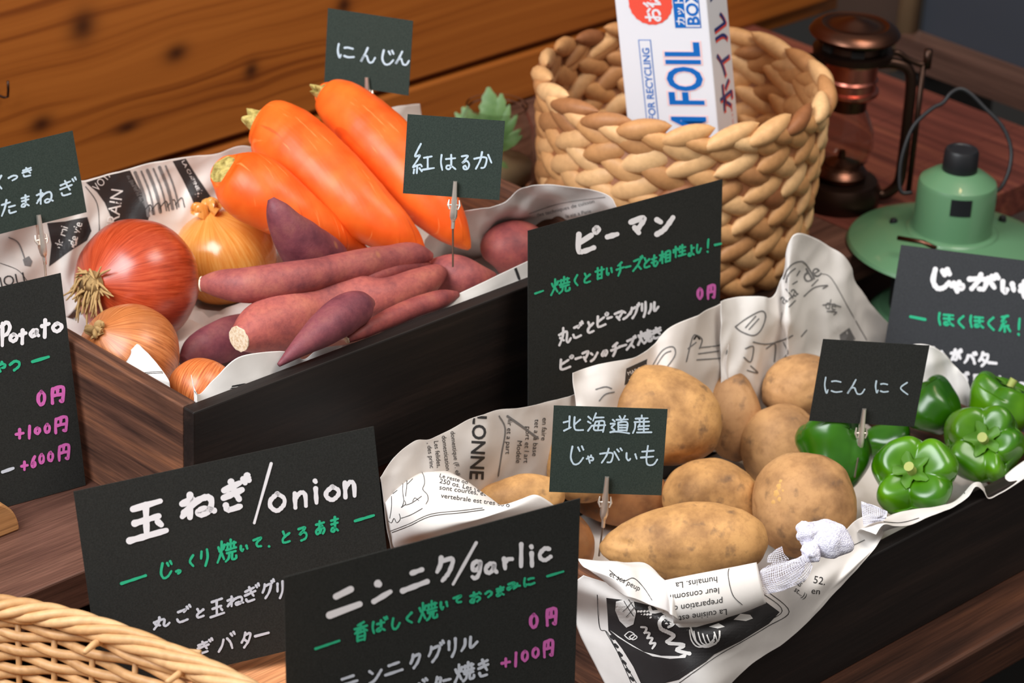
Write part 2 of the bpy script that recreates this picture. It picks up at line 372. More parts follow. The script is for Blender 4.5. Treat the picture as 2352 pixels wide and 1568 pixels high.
sweet([(797, 780, .108, 9), (830, 763, .110, 16), (880, 738, .110, 22), (950, 708, .110, 24), (1010, 688, .110, 22), (1050, 676, .108, 8)], 3, 'thin sweet potato lying along the white paper at the front rim', 6, 's')
sweet([(826, 642, .117, 10), (860, 635, .117, 16), (910, 622, .115, 21), (960, 613, .110, 18), (990, 606, .104, 6)], 3, 'small pink sweet potato end between the long one and the thick one', 7, 's')
sweet([(985, 612, .094, 12), (1010, 625, .098, 38), (1050, 634, .100, 50), (1095, 640, .098, 38), (1135, 634, .096, 10)], 0, 'stubby sweet potato with the metal pin stuck in it', 8)
sweet([(1112, 590, .080, 10), (1130, 580, .084, 48), (1170, 572, .086, 64), (1215, 575, .084, 60), (1260, 590, .080, 20)], 3, 'round reddish sweet potato at the right end, half behind the pepper sign', 9)

# carrots
def carrot_mat():
    t = NT('carrot_skin'); v = t.coord(); a = t.noise(v, 30, 4, .5); b = t.noise(v, 220, 3, .5)
    col = t.ramp(a, [(.35, rgb(230, 86, 20)), (.65, rgb(246, 112, 38))]); mk_ = t.noise(t.coord((420, 34, 34), (0, 0, radians(52))), 1.0, 2, .5); col = t.mix(t.ramp(mk_, [(.66, (0, 0, 0, 1)), (.74, (.55, .55, .55, 1))]), col, rgb(252, 150, 84)); mk2 = t.noise(t.coord((300, 20, 20), (0, 0, radians(52)), (3, 1, 2)), 1.0, 1, .5); col = t.mix(t.ramp(mk2, [(.70, (0, 0, 0, 1)), (.78, (.5, .5, .5, 1))]), col, rgb(186, 58, 14)); t.bump(t.math('ADD', mk2, t.math('MULTIPLY', b, .3)), .25, .0008); return t.out(col, .42, 0, .4)
M_car = carrot_mat(); M_crown = NT('carrot_crown'); _v = M_crown.coord(); M_crown = M_crown.out(M_crown.ramp(M_crown.noise(_v, 220, 4, .6), [(.35, rgb(134, 118, 52)), (.6, rgb(196, 178, 104))]), .7)
def carrot(pts, label, seed, stub=.006):
    m, S, rr = root_body(pts, 9, 44, .035, seed, rings=True)
    o = m.build('carrot', M_car, None, None, True, None); tag(o, label, 'carrot', 'carrots leaning in the rear crate')
    t = (S[0]-S[2]).normalized(); c = S[0]; r = rr[0]; e = t.orthogonal().normalized(); f = t.cross(e); q = MB()
    prof = [(1.0, -.001), (1.0, .0008), (.72, .0022), (.62, stub*.7), (.5, stub), (.2, stub*.8), (.01, stub*.6)]; n = 30; vs = []
    for (k, h) in prof:
        for j in range(n):
            a = 2*pi*j/n; w = 1+.16*noise.noise(Vector((cos(a)*2, sin(a)*2, seed+k)))
            vs.append(c + (e*cos(a)+f*sin(a))*r*k*w + t*h*(1+.3*sin(3*a+seed)))
    q.add(vs, [(i*n+j, i*n+(j+1) % n, (i+1)*n+(j+1) % n, (i+1)*n+j) for i in range(len(prof)-1) for j in range(n)])
    q.build('crown_stub', M_crown, o, None, True, 60); return veg_done(o)
carrot([(513, 390, .164, 35), (520, 395, .162, 51), (546, 411, .1575, 71), (590, 437, .152, 80), (640, 468, .144, 74), (700, 506, .133, 60), (770, 542, .119, 38), (820, 566, .109, 18), (846, 578, .104, 5)], 'lowest of the three carrots with a flat brown cut crown', 1, .003)
carrot([(592, 280, 0.176, 34), (600, 284, 0.175, 52), (630, 300, 0.172, 74), (680, 344, 0.164, 87), (740, 400, 0.153, 86), (820, 470, 0.138, 76), (890, 522, .126, 58), (945, 558, .115, 32), (975, 578, .109, 6)], 'middle and thickest carrot with a knobbly pale green crown', 2, .010)
carrot([(742, 214, 0.186, 22), (752, 220, 0.184, 42), (790, 246, 0.180, 62), (850, 305, 0.168, 78), (920, 385, 0.150, 80), (985, 460, 0.133, 66), (1035, 520, .117, 44), (1065, 556, .106, 20), (1078, 572, .101, 5)], 'uppermost carrot, running down behind the sweet potato card', 3, .010)

# onions
def onion_mat(i, c1, c2, c3, rough=.28):
    t = NT('onion_skin'); v = t.coord(); sx = t.n('ShaderNodeSeparateXYZ'); t.l(v, sx.inputs[0])
    an = t.math('ARCTAN2', sx.outputs[1], sx.outputs[0]); cm = t.n('ShaderNodeCombineXYZ')
    t.l(t.math('SINE', an), cm.inputs[0]); t.l(t.math('COSINE', an), cm.inputs[1]); t.l(t.math('MULTIPLY', sx.outputs[2], 2.5), cm.inputs[2])
    a = t.noise(cm.outputs[0], 22, 4, .6); b = t.noise(v, 25, 4, .6)
    col = t.ramp(a, [(.34, rgb(*c1)), (.5, rgb(*c2)), (.68, rgb(*c3))])
    col = t.mix(t.ramp(b, [(.45, (0, 0, 0, 1)), (.7, (.5, .5, .5, 1))]), col, rgb(*c1)); t.bump(a, .12, .0005)
    return t.out(col, rough, 0, .5, Coat_Weight=.25, Coat_Roughness=.25)
OM = [onion_mat(0, (150, 50, 20), (184, 68, 36), (200, 88, 52), .3), onion_mat(1, (222, 134, 52), (234, 156, 72), (240, 176, 96), .2), onion_mat(2, (150, 84, 40), (196, 116, 62), (214, 140, 84), .42), onion_mat(3, (168, 78, 32), (214, 118, 60), (226, 140, 80), .42)]
M_root = plain('dry_root', rgb(176, 142, 92), .8)
def onion(px, py, z, rp, axis, mat, label, seed, squash=.9, top=None, roots=False, stem=None, wf=1.0):
    C = Z(px, py, z); R = rp*dep(C)/F; q = ray(px, py).normalized()
    ax = (R_*axis[0] + U_*axis[1] - q*axis[2]).normalized()
    M = Matrix.Translation(C) @ ax.to_track_quat('Z', 'Y').to_matrix().to_4x4()
    n = 72; nr = 44; vs = []; fs = []
    for j in range(nr+1):
        th = pi*j/nr; r = sin(th)**.92; zz = cos(th)*squash
        if th < .5: zz += .10*(1-th/.5)**2           # neck
        if th > pi-.35: zz += .10*((th-(pi-.35))/.35)**2  # root end dimple
        for i in range(n):
            ph = 2*pi*i/n; s = 1+.02*noise.noise(Vector((cos(ph)*1.5, sin(ph)*1.5, seed)))+.008*sin(ph*9+seed)*sin(th)
            vs.append(Vector((r*s*cos(ph), r*s*sin(ph), zz))*R)
    fs = [(j*n+i, j*n+(i+1) % n, (j+1)*n+(i+1) % n, (j+1)*n+i) for j in range(nr) for i in range(n)]
    o = mk('onion', vs, fs, OM[mat], None, M, True, False); tag(o, label, 'onion', 'onions in the rear crate')
    rnd = random.Random(seed)
    if stem:
        m = MB(); L = stem[0]*R; w = stem[1]*R; z0 = R*(squash+.08)
        for k in range(5):
            a = 2*pi*k/5+rnd.random(); o1 = Vector((cos(a), sin(a), 0))*w*.45
            P = [M @ (Vector((0, 0, z0))+o1*1.3), M @ (Vector((0, 0, z0+L*.5))+o1*.8), M @ (Vector((0, 0, z0+L*(.8+.4*rnd.random())))+o1*(1+rnd.random())+Vector((rnd.uniform(-.3, .3)*L, rnd.uniform(-.3, .3)*L, 0)))]
            m.tube(spline(P, 4), [w*.55, w*.5, w*.45, w*.42, w*.4, w*.4, w*.36, w*.3, w*.16], 8, True, flat=.5)
        m.build('neck', OM[stem[2]] if isinstance(stem[2], int) else stem[2], o, WM[o.name], True, 60)
    if roots:
        m = MB(); z0 = -R*(squash-.09)
        for k in range(34):
            a = rnd.uniform(0, 2*pi); rr0 = rnd.uniform(0, .16)*R; L = rnd.uniform(.14, .42)*R
            p0 = Vector((cos(a)*rr0, sin(a)*rr0, z0)); d = Vector((cos(a)*rnd.uniform(.2, 1.2), sin(a)*rnd.uniform(.2, 1.2), -.7)).normalized(); w = Vector((rnd.uniform(-1, 1), rnd.uniform(-1, 1), .5))*.12*R
            P = [M @ p0, M @ (p0+d*L*.5+w*.5), M @ (p0+d*L+w*1.6)]
            m.tube(spline(P, 5), [.0009]*8+[.0006]*2+[.0003], 5, True)
        m.build('roots', M_root, o, WM[o.name], True, 0)
    return veg_done(o)
onion(314, 648, .095, 146, (-.64, -.05, .74), 0, 'largest onion, reddish copper, roots facing left toward the signs', 1, .93, None, False, None)
ROOTED = VEG[-1]
onion(514, 588, .078, 121, (-.28, .80, .45), 1, 'shiny golden onion behind the red onion with a papery tip', 2, .88, None, False, (.20, .34, 1))
onion(294, 816, .077, 122, (-.52, .42, .62), 2, 'light brown onion at the crate corner, neck turned up left', 3, .88, None, False, (.10, .26, M_root))
onion(466, 902, .074, 84, (.3, .5, -.3), 3, 'smallest orange onion in the front corner of the crate behind torn paper', 4, .9)
def redroots():
    o = ROOTED; M = WM[o.name]; R = 146*dep(M.translation)/F; rnd = random.Random(5); m = MB(); z0 = R*(.93+.10)
    for k in range(84):
        a = rnd.uniform(0, 2*pi); r0 = rnd.uniform(0, .17)*R; L = rnd.uniform(.12, .36)*R
        p0 = Vector((cos(a)*r0, sin(a)*r0, z0-.05*R)); d = Vector((cos(a)*rnd.uniform(.3, 1.5), sin(a)*rnd.uniform(.3, 1.5), .6)).normalized(); w = Vector((rnd.uniform(-1, 1), rnd.uniform(-1, 1), -.3))*.13*R
        m.tube(spline([M @ p0, M @ (p0+d*L*.5+w*.3), M @ (p0+d*L+w*1.6)-U_*(L*rnd.uniform(.2, 1.0))], 5), [.0011]*8+[.0007]*2+[.0003], 5, True)
    m.lathe([(.24*R, -.02*R), (.16*R, .05*R), (.01, .07*R)], 20, M @ Matrix.Translation((0, 0, z0-.03*R))); m.build('roots', M_root, o, WM[o.name], True, 0)
redroots()

# green peppers
def pep_mat(i, c1, c2):
    t = NT('pepper_skin'); v = t.coord((1, 1, 1), loc=(i, 0, 0)); a = t.noise(v, 22, 3, .5); col = t.ramp(a, [(.35, rgb(*c1)), (.7, rgb(*c2))])
    t.bump(t.noise(v, 90, 2, .5), .08, .0006); return t.out(col, .27, 0, .5, Coat_Weight=.15, Coat_Roughness=.2)
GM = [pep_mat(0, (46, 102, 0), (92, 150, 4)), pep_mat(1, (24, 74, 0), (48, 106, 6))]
M_calyx = plain('pepper_calyx', rgb(78, 128, 30), .5); M_pstem = plain('pepper_stem_end', rgb(164, 172, 92), .6)
def pepper(px, py, z, rp, axis, mat, label, seed, lobes=4, length=1.3, depth_=.20):
    C = Z(px, py, z); R = rp*dep(C)/F; q = ray(px, py).normalized(); ax = (R_*axis[0] + U_*axis[1] - q*axis[2]).normalized()
    M = Matrix.Translation(C) @ ax.to_track_quat('Z', 'Y').to_matrix().to_4x4() @ Matrix.Rotation(seed*1.3, 4, 'Z')
    n = 96; nr = 56; vs = []
    for j in range(nr+1):
        th = pi*j/nr; base = sin(th)**.62
        zz = cos(th)*(1 if th < pi/2 else length*1.15-.15); zz = math.copysign(abs(cos(th))**.8, cos(th))*(.82 if th < pi/2 else length)
        if th < 1.0: zz -= .42*(1-th/1.0)**1.5
        for i in range(n):
            ph = 2*pi*i/n; w = ph + .75*noise.noise(Vector((cos(ph)*.9, sin(ph)*.9, seed*3))) + .12*zz
            groove = (abs(cos(lobes*w/2)))**.8; lb = 1 - depth_*(1-groove)*(.35+.65*min(1, abs(cos(th))*1.5)) + .22*noise.noise(Vector((cos(ph)*1.2, sin(ph)*1.2, seed+zz)))
            zz2 = zz - (.16*(1-groove) if th < 1.3 else 0)*max(0, sin(th*1.2)); r = base*lb*(1-.16*max(0, -zz))
            vs.append(Vector((r*cos(ph), r*sin(ph), zz2))*R)
    fs = [(j*n+i, j*n+(i+1) % n, (j+1)*n+(i+1) % n, (j+1)*n+i) for j in range(nr) for i in range(n)]
    o = mk('green_pepper', vs, fs, GM[mat], None, M, True, False); tag(o, label, 'green pepper', 'green peppers in the front crate')
    m = MB(); n = 40; prof = [(.03, .0), (.12, .02), (.24, .055), (.36, .10)]; zt = .40*R
    vv = [];
    for k, (r, h) in enumerate(prof):
        for i in range(n):
            a = 2*pi*i/n; s = 1+(.30*cos(5*a+seed)+.1*cos(11*a))*(k/3.); vv.append(M @ Vector((r*s*R*cos(a), r*s*R*sin(a), zt+h*R*1.3+.03*R)))
    m.add(vv, [(j*n+i, j*n+(i+1) % n, (j+1)*n+(i+1) % n, (j+1)*n+i) for j in range(3) for i in range(n)])
    cx = m.build('calyx', M_calyx, o, WM[o.name], True, 0)
    m = MB(); P = [M @ Vector((0, 0, zt)), M @ Vector((0, 0, zt+.16*R)), M @ Vector((.03*R, 0, zt+.34*R))]
    m.tube(P, [.13*R, .10*R, .12*R], 16, True); m.build('stem', M_pstem, o, WM[o.name], True, 50)
    return veg_done(o)
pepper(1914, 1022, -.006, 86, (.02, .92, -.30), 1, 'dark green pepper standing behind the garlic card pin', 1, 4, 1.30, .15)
pepper(2102, 1094, -.012, 98, (-.18, .30, .93), 0, 'shiny green pepper in front, stem up, touching the paper rim', 2, 4, 1.1, .24)
pepper(2262, 1022, -.016, 96, (-.05, .28, .95), 0, 'bright green pepper at the right with yellowish stem and deep lobes', 3, 5, 1.1, .24)
pepper(2300, 925, -.012, 84, (.4, .75, .2), 0, 'upper right green pepper partly cut by the photo edge', 4, 3, 1.0, .18)
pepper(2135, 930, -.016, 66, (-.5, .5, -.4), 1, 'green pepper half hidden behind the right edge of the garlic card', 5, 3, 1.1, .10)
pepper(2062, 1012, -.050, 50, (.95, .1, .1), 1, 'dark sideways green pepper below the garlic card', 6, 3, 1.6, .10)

# ------------------------------------------------------------ handwriting
G = {  # strokes on a 10 x 10 box, y downward
'に': ['1.5,.5 1,5 1.8,9.5 2.6,7.6', '4.6,2.6 6.5,2.2 9,2.6', '4.4,8 6.5,8.6 9.6,8'],
'ん': ['5,.4 3,5 .6,9.6 2.4,6.2 4.3,5.6 5,7.6 6,9.4 8,9 9.6,6.2'],
'じ': ['2.6,.6 1.6,6 3.4,9.4 6.4,9 9,6.2', '6,1 7,2.8', '8.2,.3 9.2,2.1'],
'し': ['2.6,.6 1.6,6 3.4,9.4 6.4,9 9,5.6'],
'は': ['1.4,.5 1,5 1.8,9.5', '4,3 9.4,2.6', '7,.5 7,6.5 6,9 4.2,8.6 4.6,7 7,7.2 9.6,9.2'],
'ば': ['1.4,1.5 1,5.5 1.8,9.5', '3.6,3.6 8,3.4', '6,1.6 6,7 5,9 3.6,8.4 4.2,7 6,7.2 8.4,9.2', '8,.2 8.8,1.8', '9.4,0 9.9,1.4'],
'ほ': ['1.4,.5 1,5 1.8,9.5', '4,1.4 9.4,1.2', '4,4.3 9.4,4', '7,1.2 7,7 6,9 4.2,8.6 4.6,7 7,7.2 9.6,9.2'],
'る': ['1.6,1 8,.8 2.4,5.4 6.4,4 9.2,6 8.2,9 4.6,9.6 3.4,8 5.2,7.2 6.6,8.6'],
'ろ': ['1.6,1 8,.8 2.4,5.4 6.4,4 9.2,6 8.2,8.8 4.2,9.8'],
'か': ['.6,4 5,3.2 7,4.2 6,8.6 4.2,9.2', '4.6,.4 3.6,5 1.4,9.6', '7.8,2 9.5,6.4'],
'が': ['.5,4 4.4,3.2 6,4.2 5.2,8.8 3.6,9.3', '4.2,.6 3.2,5 1.2,9.6', '6.6,2.6 8.6,7.6', '7.8,1 8.6,2.4', '9.2,.2 9.9,1.6'],
'つ': ['.6,3.4 5,1.2 8.8,3 8.6,6.4 4.4,9'], 'っ': ['1,3.4 5.4,2 8.6,4 8,7 4.6,9'],
'き': ['2,2.4 8,1.2', '1.6,4.8 8.4,3.6', '4.4,.3 6,4 7.6,6.6', '2.4,7.6 3.4,9.4 7.6,9.4'],
'ぎ': ['1.2,3 6.6,1.8', '1,5.4 7.4,4.2', '3.6,.8 5,4.4 6.4,7', '1.8,8 2.8,9.6 6.8,9.4', '7.8,.8 8.5,2.2', '9.2,.1 9.8,1.6'],
'た': ['1,2.8 6,2.2', '3.8,.4 2.8,5 1,9.4', '5.4,5 9,4.8', '5.4,7 6,8.8 9.6,8.6'],
'ま': ['1.6,2.2 8.4,1.8', '2,4.6 8,4.2', '5.2,.4 5.4,7 4.2,9.2 1.8,8.8 2.4,7.2 5,7 8.4,9.2'],
'ね': ['2.8,.4 2.8,9.4', '.6,3.2 4,2.8 .6,8.4', '1.2,7 5,3.4 8,3 9,5.4 8.2,8.6 6,9.4 5.2,8 6.8,7.2 9.7,9'],
'い': ['1.6,1.6 1.6,6.4 3,8.8 4.2,7', '7.6,2.6 8.6,7'], 'く': ['7.6,.6 2.4,5 8,9.4'],
'も': ['4.6,.4 3.8,6 4.4,9.2 7.4,9.2 9.4,6.8', '1.6,3.2 7.6,2.6', '1,6 7.4,5.4'],
'ゃ': ['1,5 6,3 9,4.4 8.6,6.4 6.6,6.6', '6.4,1.4 6.2,3', '2.6,2.4 5,9.4'],
'り': ['2.4,1 2,5', '7.4,.4 8,5 6,9.6'], 'リ': ['2.2,1 2.2,5.4', '8,.5 7.8,6 5,9.6'],
'て': ['1,2 8.8,1 4.4,5 5,8.6 8.6,9.2'], 'と': ['2.6,.6 4.2,4', '8.6,2.6 3,5.6 2.4,8.4 4.6,9.4 9,9'],
'あ': ['1.6,2.4 8.4,1.8', '4.6,.4 4.4,6 5.2,8.6', '7,3.8 5,8 2.6,9 1.6,7.2 4,5 7.4,5 9,7 7.6,9.4'],
'お': ['1,3 6.6,2.4', '3.8,.5 3.8,8.6 2,9.2 1.2,7.4 4,5.4 7.4,5.4 8.6,7.4 6.4,9.4', '8,1.6 9.4,3.2'],
'み': ['1.8,1.8 6,1.4 2.8,8.6 1.2,8.2 2,6.2 6,6.2 9.6,7.4', '7.8,3.6 7.4,7 5.4,9.6'],
'よ': ['5.4,.6 5.6,7.2 4.2,9.2 2,8.8 2.4,7.2 5.4,7.2 8.8,9.2', '5.6,3.4 8.8,3'],
'ご': ['2,2.6 6.8,2.2 5.6,3.4', '1.4,7 3,9.2 8,8.8', '7.4,.8 8.2,2.2', '8.9,.1 9.7,1.5'],
'の': ['5.4,2 3.8,7.4 2,8 1.4,5.4 4,2.2 8,2.6 8.8,6 6.2,9'],
'ニ': ['2.4,2.4 7.6,2', '.6,8.2 9.4,7.8'], 'ン': ['1,1.2 3,3', '1,9 5,7.4 9.4,2.4'], 'ー': ['.6,5 9.4,5'],
'ク': ['3,.8 2.6,3.4 1,6', '3,2.2 8.6,1.8 7,6.4 3.6,9.6'], 'グ': ['2.4,1.6 2,4 .8,6', '2.4,2.8 7.2,2.4 6,6.6 3,9.6', '7.8,.9 8.5,2', '9.2,.1 9.8,1.3'],
'ル': ['3,1 2.8,5.6 1,9.2', '6,.6 6,8.8 9.6,5.8'], 'ピ': ['2,1 1.8,8 3.6,9.4 8,9', '2.2,5 7,3', '9,.2 9.9,1.2 9,2.2 8.1,1.2 9,.2'],
'マ': ['.8,2 8.8,1.6 7,5 4.4,7.6', '3,5.6 5.6,9.2'], 'チ': ['6.8,.6 2.2,2.4', '.8,5 9.4,4.4', '5,2 5,6 2.6,9.6'],
'ズ': ['1.6,2.4 7,2 5.4,5.6 .8,9.4', '5,6 8,9.2', '7.8,.6 8.5,1.9', '9.2,0 9.8,1.3'], 'バ': ['3.4,3 2.6,6.4 .8,9.4', '5.4,2.8 7.2,5.6 8.2,9.2', '7.4,.6 8.2,2', '8.9,0 9.6,1.4'],
'タ': ['4,.4 3,3.4 .8,6.2', '3.6,2 8.4,1.6 7,6 3,9.7', '3.4,4.8 6.2,6.8'], 'ロ': ['1.6,2 1.8,8.6', '1.6,2.2 8.2,1.8 8,8.4', '1.8,8.2 8.2,8.2'],
'玉': ['1.6,1.2 8,.8', '4.6,1 4.8,8.8', '2,5 7.6,4.6', '.8,9.2 9.4,8.8', '7.4,6 8.2,7'],
'丸': ['.8,3.6 6.4,3 6.4,8 7.8,9.2 9.6,7.4', '3.8,.4 3.4,5 .8,9.4', '1.4,5.4 4.2,7.4'],
'焼': ['1,2.6 1.6,4.6', '4,2 3.4,4', '2.6,.4 2.4,5 .6,9.4', '2.6,5.6 3.8,8.4', '5,2.2 9.4,2', '7,.4 7,3.6', '5.6,1.8 5.4,4', '8.6,1.6 8.6,4', '4.8,4.6 9.6,4.2', '5.2,6 9.4,5.8', '6.4,6 6,8.4 4.6,9.6', '7.8,6 7.8,9 9.6,9 9.7,7.8'],
'香': ['7,.4 3,1.4', '1,3 9,2.6', '5,1.2 5,5', '4.6,3 1.2,5.4', '5.4,3 9,5', '2.8,5.6 2.8,9.6', '2.8,5.6 7.4,5.4 7.4,9.6', '2.8,7.4 7.4,7.3', '2.8,9.3 7.4,9.2'],
'円': ['2,1.2 1.6,5 1.8,9.6', '2,1.2 8.4,1 8.4,8 8,9.4 6.8,8.8', '5,1.4 5,5', '2,5.2 8.2,5'],
'甘': ['.8,3 9.4,2.6', '3,.6 3,9.4', '7,.5 7,9.3', '3,6 7,5.8', '3,9 7,8.9'],
'相': ['.6,3 4.6,2.8', '2.6,.5 2.6,9.4', '2.4,3.4 .6,7', '3,4 4.6,5.4', '5.6,1.8 5.6,9.2', '5.6,1.8 9.2,1.6 9.2,9.2', '5.6,4.2 9.2,4', '5.6,6.4 9.2,6.3', '5.6,9 9.2,8.9'],
'性': ['2.4,.5 2.4,9.5', '1,3 .8,5', '3.6,2.6 4.2,4', '5.6,1.4 4.8,4', '5,3 9.4,2.8', '7.2,.6 7.2,9', '5.4,6 9,5.8', '4.6,9.1 9.7,8.9'],
'系': ['7.6,.5 3,1.4', '5.4,1.4 3,4 6,3.8 2.6,6.6 8,6', '5.2,6.4 5.2,9.6', '3,7 1.4,9.2', '7.4,7 9.2,9'],
'紅': ['4,.2 1.4,4.2 3.6,4 .6,7.6', '.6,7.8 3.6,7 4.4,7.6', '2.4,7.2 2.2,9.8', '1,8.6 .8,9.8', '3.4,8.2 4.4,9.2', '5.4,4.8 8.8,4.4', '7,4.6 7,8.4', '4.8,8.7 9.8,8.2'],
'北': ['.6,4.2 3.4,3.2', '3.4,.6 3.2,7.4', '.8,9 4,7', '8.4,2.4 6,5', '5.8,1 5.6,6 6.4,8.4 9.8,8.4'],
'海': ['1,2 2.4,3.2', '.8,4.4 2.2,5.2', '.8,9 2.8,6.4', '5,.2 3.4,4', '4.4,2.4 9,2.2', '4.8,4.4 9.2,4.2 8.6,9.4', '4.8,4.4 4,8.4 9,8.4', '3,6.4 9.8,6', '6.6,4.6 6,8.2'],
'道': ['2,2.4 3,3.4', '1,4.6 3,4.6 1.4,6.6 2.8,8 .8,9.2', '.8,9.2 4,8.8 9.8,9.6', '5.2,.4 5.8,1.6', '7.8,.2 7.2,1.6', '3.8,2.4 9.2,2', '6.2,2.4 5.6,3.8', '4.6,3.8 4.6,8.2', '4.6,3.8 8.8,3.6 8.6,8.2', '4.6,5.2 8.6,5.1', '4.6,6.6 8.6,6.5', '4.6,8 8.6,8'],
'産': ['5,.2 5,1.6', '2,2 8,1.6', '3.6,2 4.2,3.4', '6.4,1.9 5.8,3.3', '1.4,3.8 8.6,3.4', '1.8,3.8 1.6,7 .6,9.6', '4,4.8 3.2,6.4', '3.6,6 8.6,5.6', '6,4.4 6,9', '3.4,7.6 8.2,7.3', '2.6,9.3 9.8,9'],
'0': ['5,.6 2,3 2,7 5,9.4 8,7 8,3 5,.6'], 'o': ['5,.6 1,3.4 1,6.8 5,9.4 9,6.8 9,3.4 5,.6'], '1': ['5.6,.5 4.4,9.5'], '+': ['5,1.2 5,8.8', '1,5 9,5'], '6': ['7,.6 3,4.6 2,7.4 4.6,9.4 8,7.6 6.4,5.4 2.6,6.6'],
'/': ['9.4,.2 .6,9.8'], '.': ['4.6,4.6 5.4,5.4'], '!': ['6,.6 5.4,3 5,6.4', '4.6,9 5,9.4'], '-': ['.6,5 9.4,5'],
'n': ['1.6,1 2,9.4', '1.8,4.2 5,1.2 8,2.6 8.6,9.4'], 'i': ['4.8,4 5.6,9.6', '4.2,1 4.8,1.4'], 'g': ['8,1.4 4,1 1.6,3 3,5.4 7,4.2 8.4,1.4 7.4,7 4.4,9.6 1.4,8.6'],
'a': ['7.6,1.6 4,1.2 1.2,5 2.6,8.8 5.6,8 7.8,2.4 7.6,6 9.4,9.2'], 'r': ['1.8,1 2.8,9.4', '2.4,5 5,2 9,2'], 'l': ['5,.4 4.6,9.6'], 'c': ['8.4,1.6 5,1 1.6,4.4 2.4,8 5.6,9.4 9.4,7.4'],
'P': ['2.6,.8 2.4,9.6', '1.6,2 6,.6 8.6,2.6 6.4,5.2 2.6,5.8'], 't': ['4.6,.4 4,9.6', '1,3.4 9,2.6'],
}
def ribbon2d(pts, w, taper=.15):
    """polyline (2d) -> outline polygon strip quads with round ends"""
    V = [Vector((p[0], p[1], 0)) for p in pts]; S = spline(V, 6) if len(V) > 2 else [V[0].lerp(V[1], k/6) for k in range(7)]
    m = len(S); vs = []; fs = []
    for i, p in enumerate(S):
        t = (S[min(i+1, m-1)]-S[max(i-1, 0)]); t = t.normalized() if t.length > 1e-6 else Vector((1, 0, 0)); nrm = Vector((-t.y, t.x, 0)); k = i/(m-1)
        ww = w/2*(1+.10*sin(k*7+p.x)-taper*k); vs += [p+nrm*ww, p-nrm*ww]
    fs = [(2*i, 2*i+1, 2*i+3, 2*i+2) for i in range(m-1)]
    for end, sgn in ((0, -1), (m-1, 1)):
        p = S[end]; t = (S[min(end+1, m-1)]-S[max(end-1, 0)]); t = t.normalized() if t.length > 1e-6 else Vector((1, 0, 0)); nrm = Vector((-t.y, t.x, 0)); ww = (vs[2*end]-vs[2*end+1]).length/2
        b = len(vs); vs.append(p.copy())
        ring = [p + nrm*cos(a)*ww + t*sgn*sin(a)*ww for a in [pi*k/6 for k in range(7)]]
        vs += ring; fs += [(b, b+1+k, b+2+k) for k in range(6)]
    return [(v.x, v.y) for v in vs], fs
def glyph2d(ch, x0, x1, y0, y1, slope, w):
    out = []; W = x1-x0; H = (y1-y0)-abs(slope)*W; H = max(H, (.82 if max(x1-x0, y1-y0) < 34 else .6)*(y1-y0)); xc, yc = (x0+x1)/2, (y0+y1)/2; g = w*.42
    for st in G[ch]:
        P = []
        for q in st.split():
            a, b = q.split(','); a = float(a)/10; b = float(b)/10
            x = x0+g+a*(W-2*g); P.append((x, yc+(b-.5)*(H-2*g)+slope*(x-xc)))
        out.append(ribbon2d(P, w))
    return out
class Plane3:
    def __init__(s, TL, TR, BL):
        s.o = TL; s.u = (TR-TL).normalized(); s.v = (BL-TL).normalized(); s.n = s.u.cross(s.v).normalized()
        if s.n.dot(CAM-TL) < 0: s.n = -s.n
    def at(s, px, py, off=0):
        q = ray(px, py); t = (s.o-CAM).dot(s.n)/q.dot(s.n); return CAM+q*t+s.n*off
def write(parent, plane, items, mat, name, off=.0004):
    m = MB(); k = 0
    for ch, x0, x1, y0, y1, slope, w in items:
        for vs, fs in glyph2d(ch, x0, x1, y0, y1, slope, w):
            m.add([plane.at(x, y, off+k*4e-6) for x, y in vs], fs); k += 1
    return m.build(name, mat, parent, None, False, None)
def sheet_card(name, TL, TR, BL, mat, th=.0006):
    BR = TR+BL-TL; n = (TR-TL).cross(BL-TL).normalized()
    if n.dot(CAM-TL) < 0: n = -n
    f = [TL, TR, BR, BL]; N = 14; vs = []; fs = []
    for k in (0, 1):
        for p in f: vs.append(p-n*th*k)
    fs = [(0, 1, 2, 3), (7, 6, 5, 4)]+[(i, 4+i, 4+(i+1) % 4, (i+1) % 4) for i in range(4)]
    return mk(name, vs, fs, mat, None, None, False), Plane3(TL, TR, BL)
def L(s, boxes, slope, w):
    return [(c, b[0], b[1], b[2], b[3], slope, w) for c, b in zip(s, boxes)]

def sc(P, s): return CAM+(P-CAM)*s
# --- large price signs (corner points solved in space)
def V3(*a): return Vector(a)
# onion sign
o1, pl = sheet_card('price_sign', V3(-.138, -.046, .114), V3(.0535, -.1275, .1315), V3(-.1368, -.0725, -.0325), M_card)
tag(o1, 'large black sign hand-lettered with an onion title in Japanese and English', 'sign', 'hand-lettered black price signs')
write(o1, pl, L('玉ねぎ', [(283, 394, 1130, 1258), (407, 500, 1112, 1204), (500, 579, 1082, 1185)], -.24, 15.5)+L('/', [(578, 628, 1058, 1206)], 0, 7)
      + L('onion', [(613, 660, 1122, 1183), (666, 712, 1118, 1174), (708, 742, 1090, 1164), (742, 784, 1107, 1157), (782, 823, 1094, 1150)], -.16, 11), M_wh, 'white_title')
write(o1, pl, L('-', [(272, 341, 1315, 1345)], -.33, 7)+L('じっくり焼いて.とろあま', [(362, 399, 1283, 1334), (401, 418, 1303, 1321), (430, 449, 1269, 1306), (454, 484, 1255, 1306), (494, 546, 1231, 1298), (547, 573, 1244, 1270), (577, 605, 1228, 1262), (612, 624, 1248, 1260), (641, 670, 1212, 1252), (679, 708, 1204, 1246), (719, 750, 1189, 1233), (754, 782, 1180, 1227)], -.2, 6)+L('-', [(809, 864, 1178, 1200)], -.3, 7), M_gr, 'green_line')
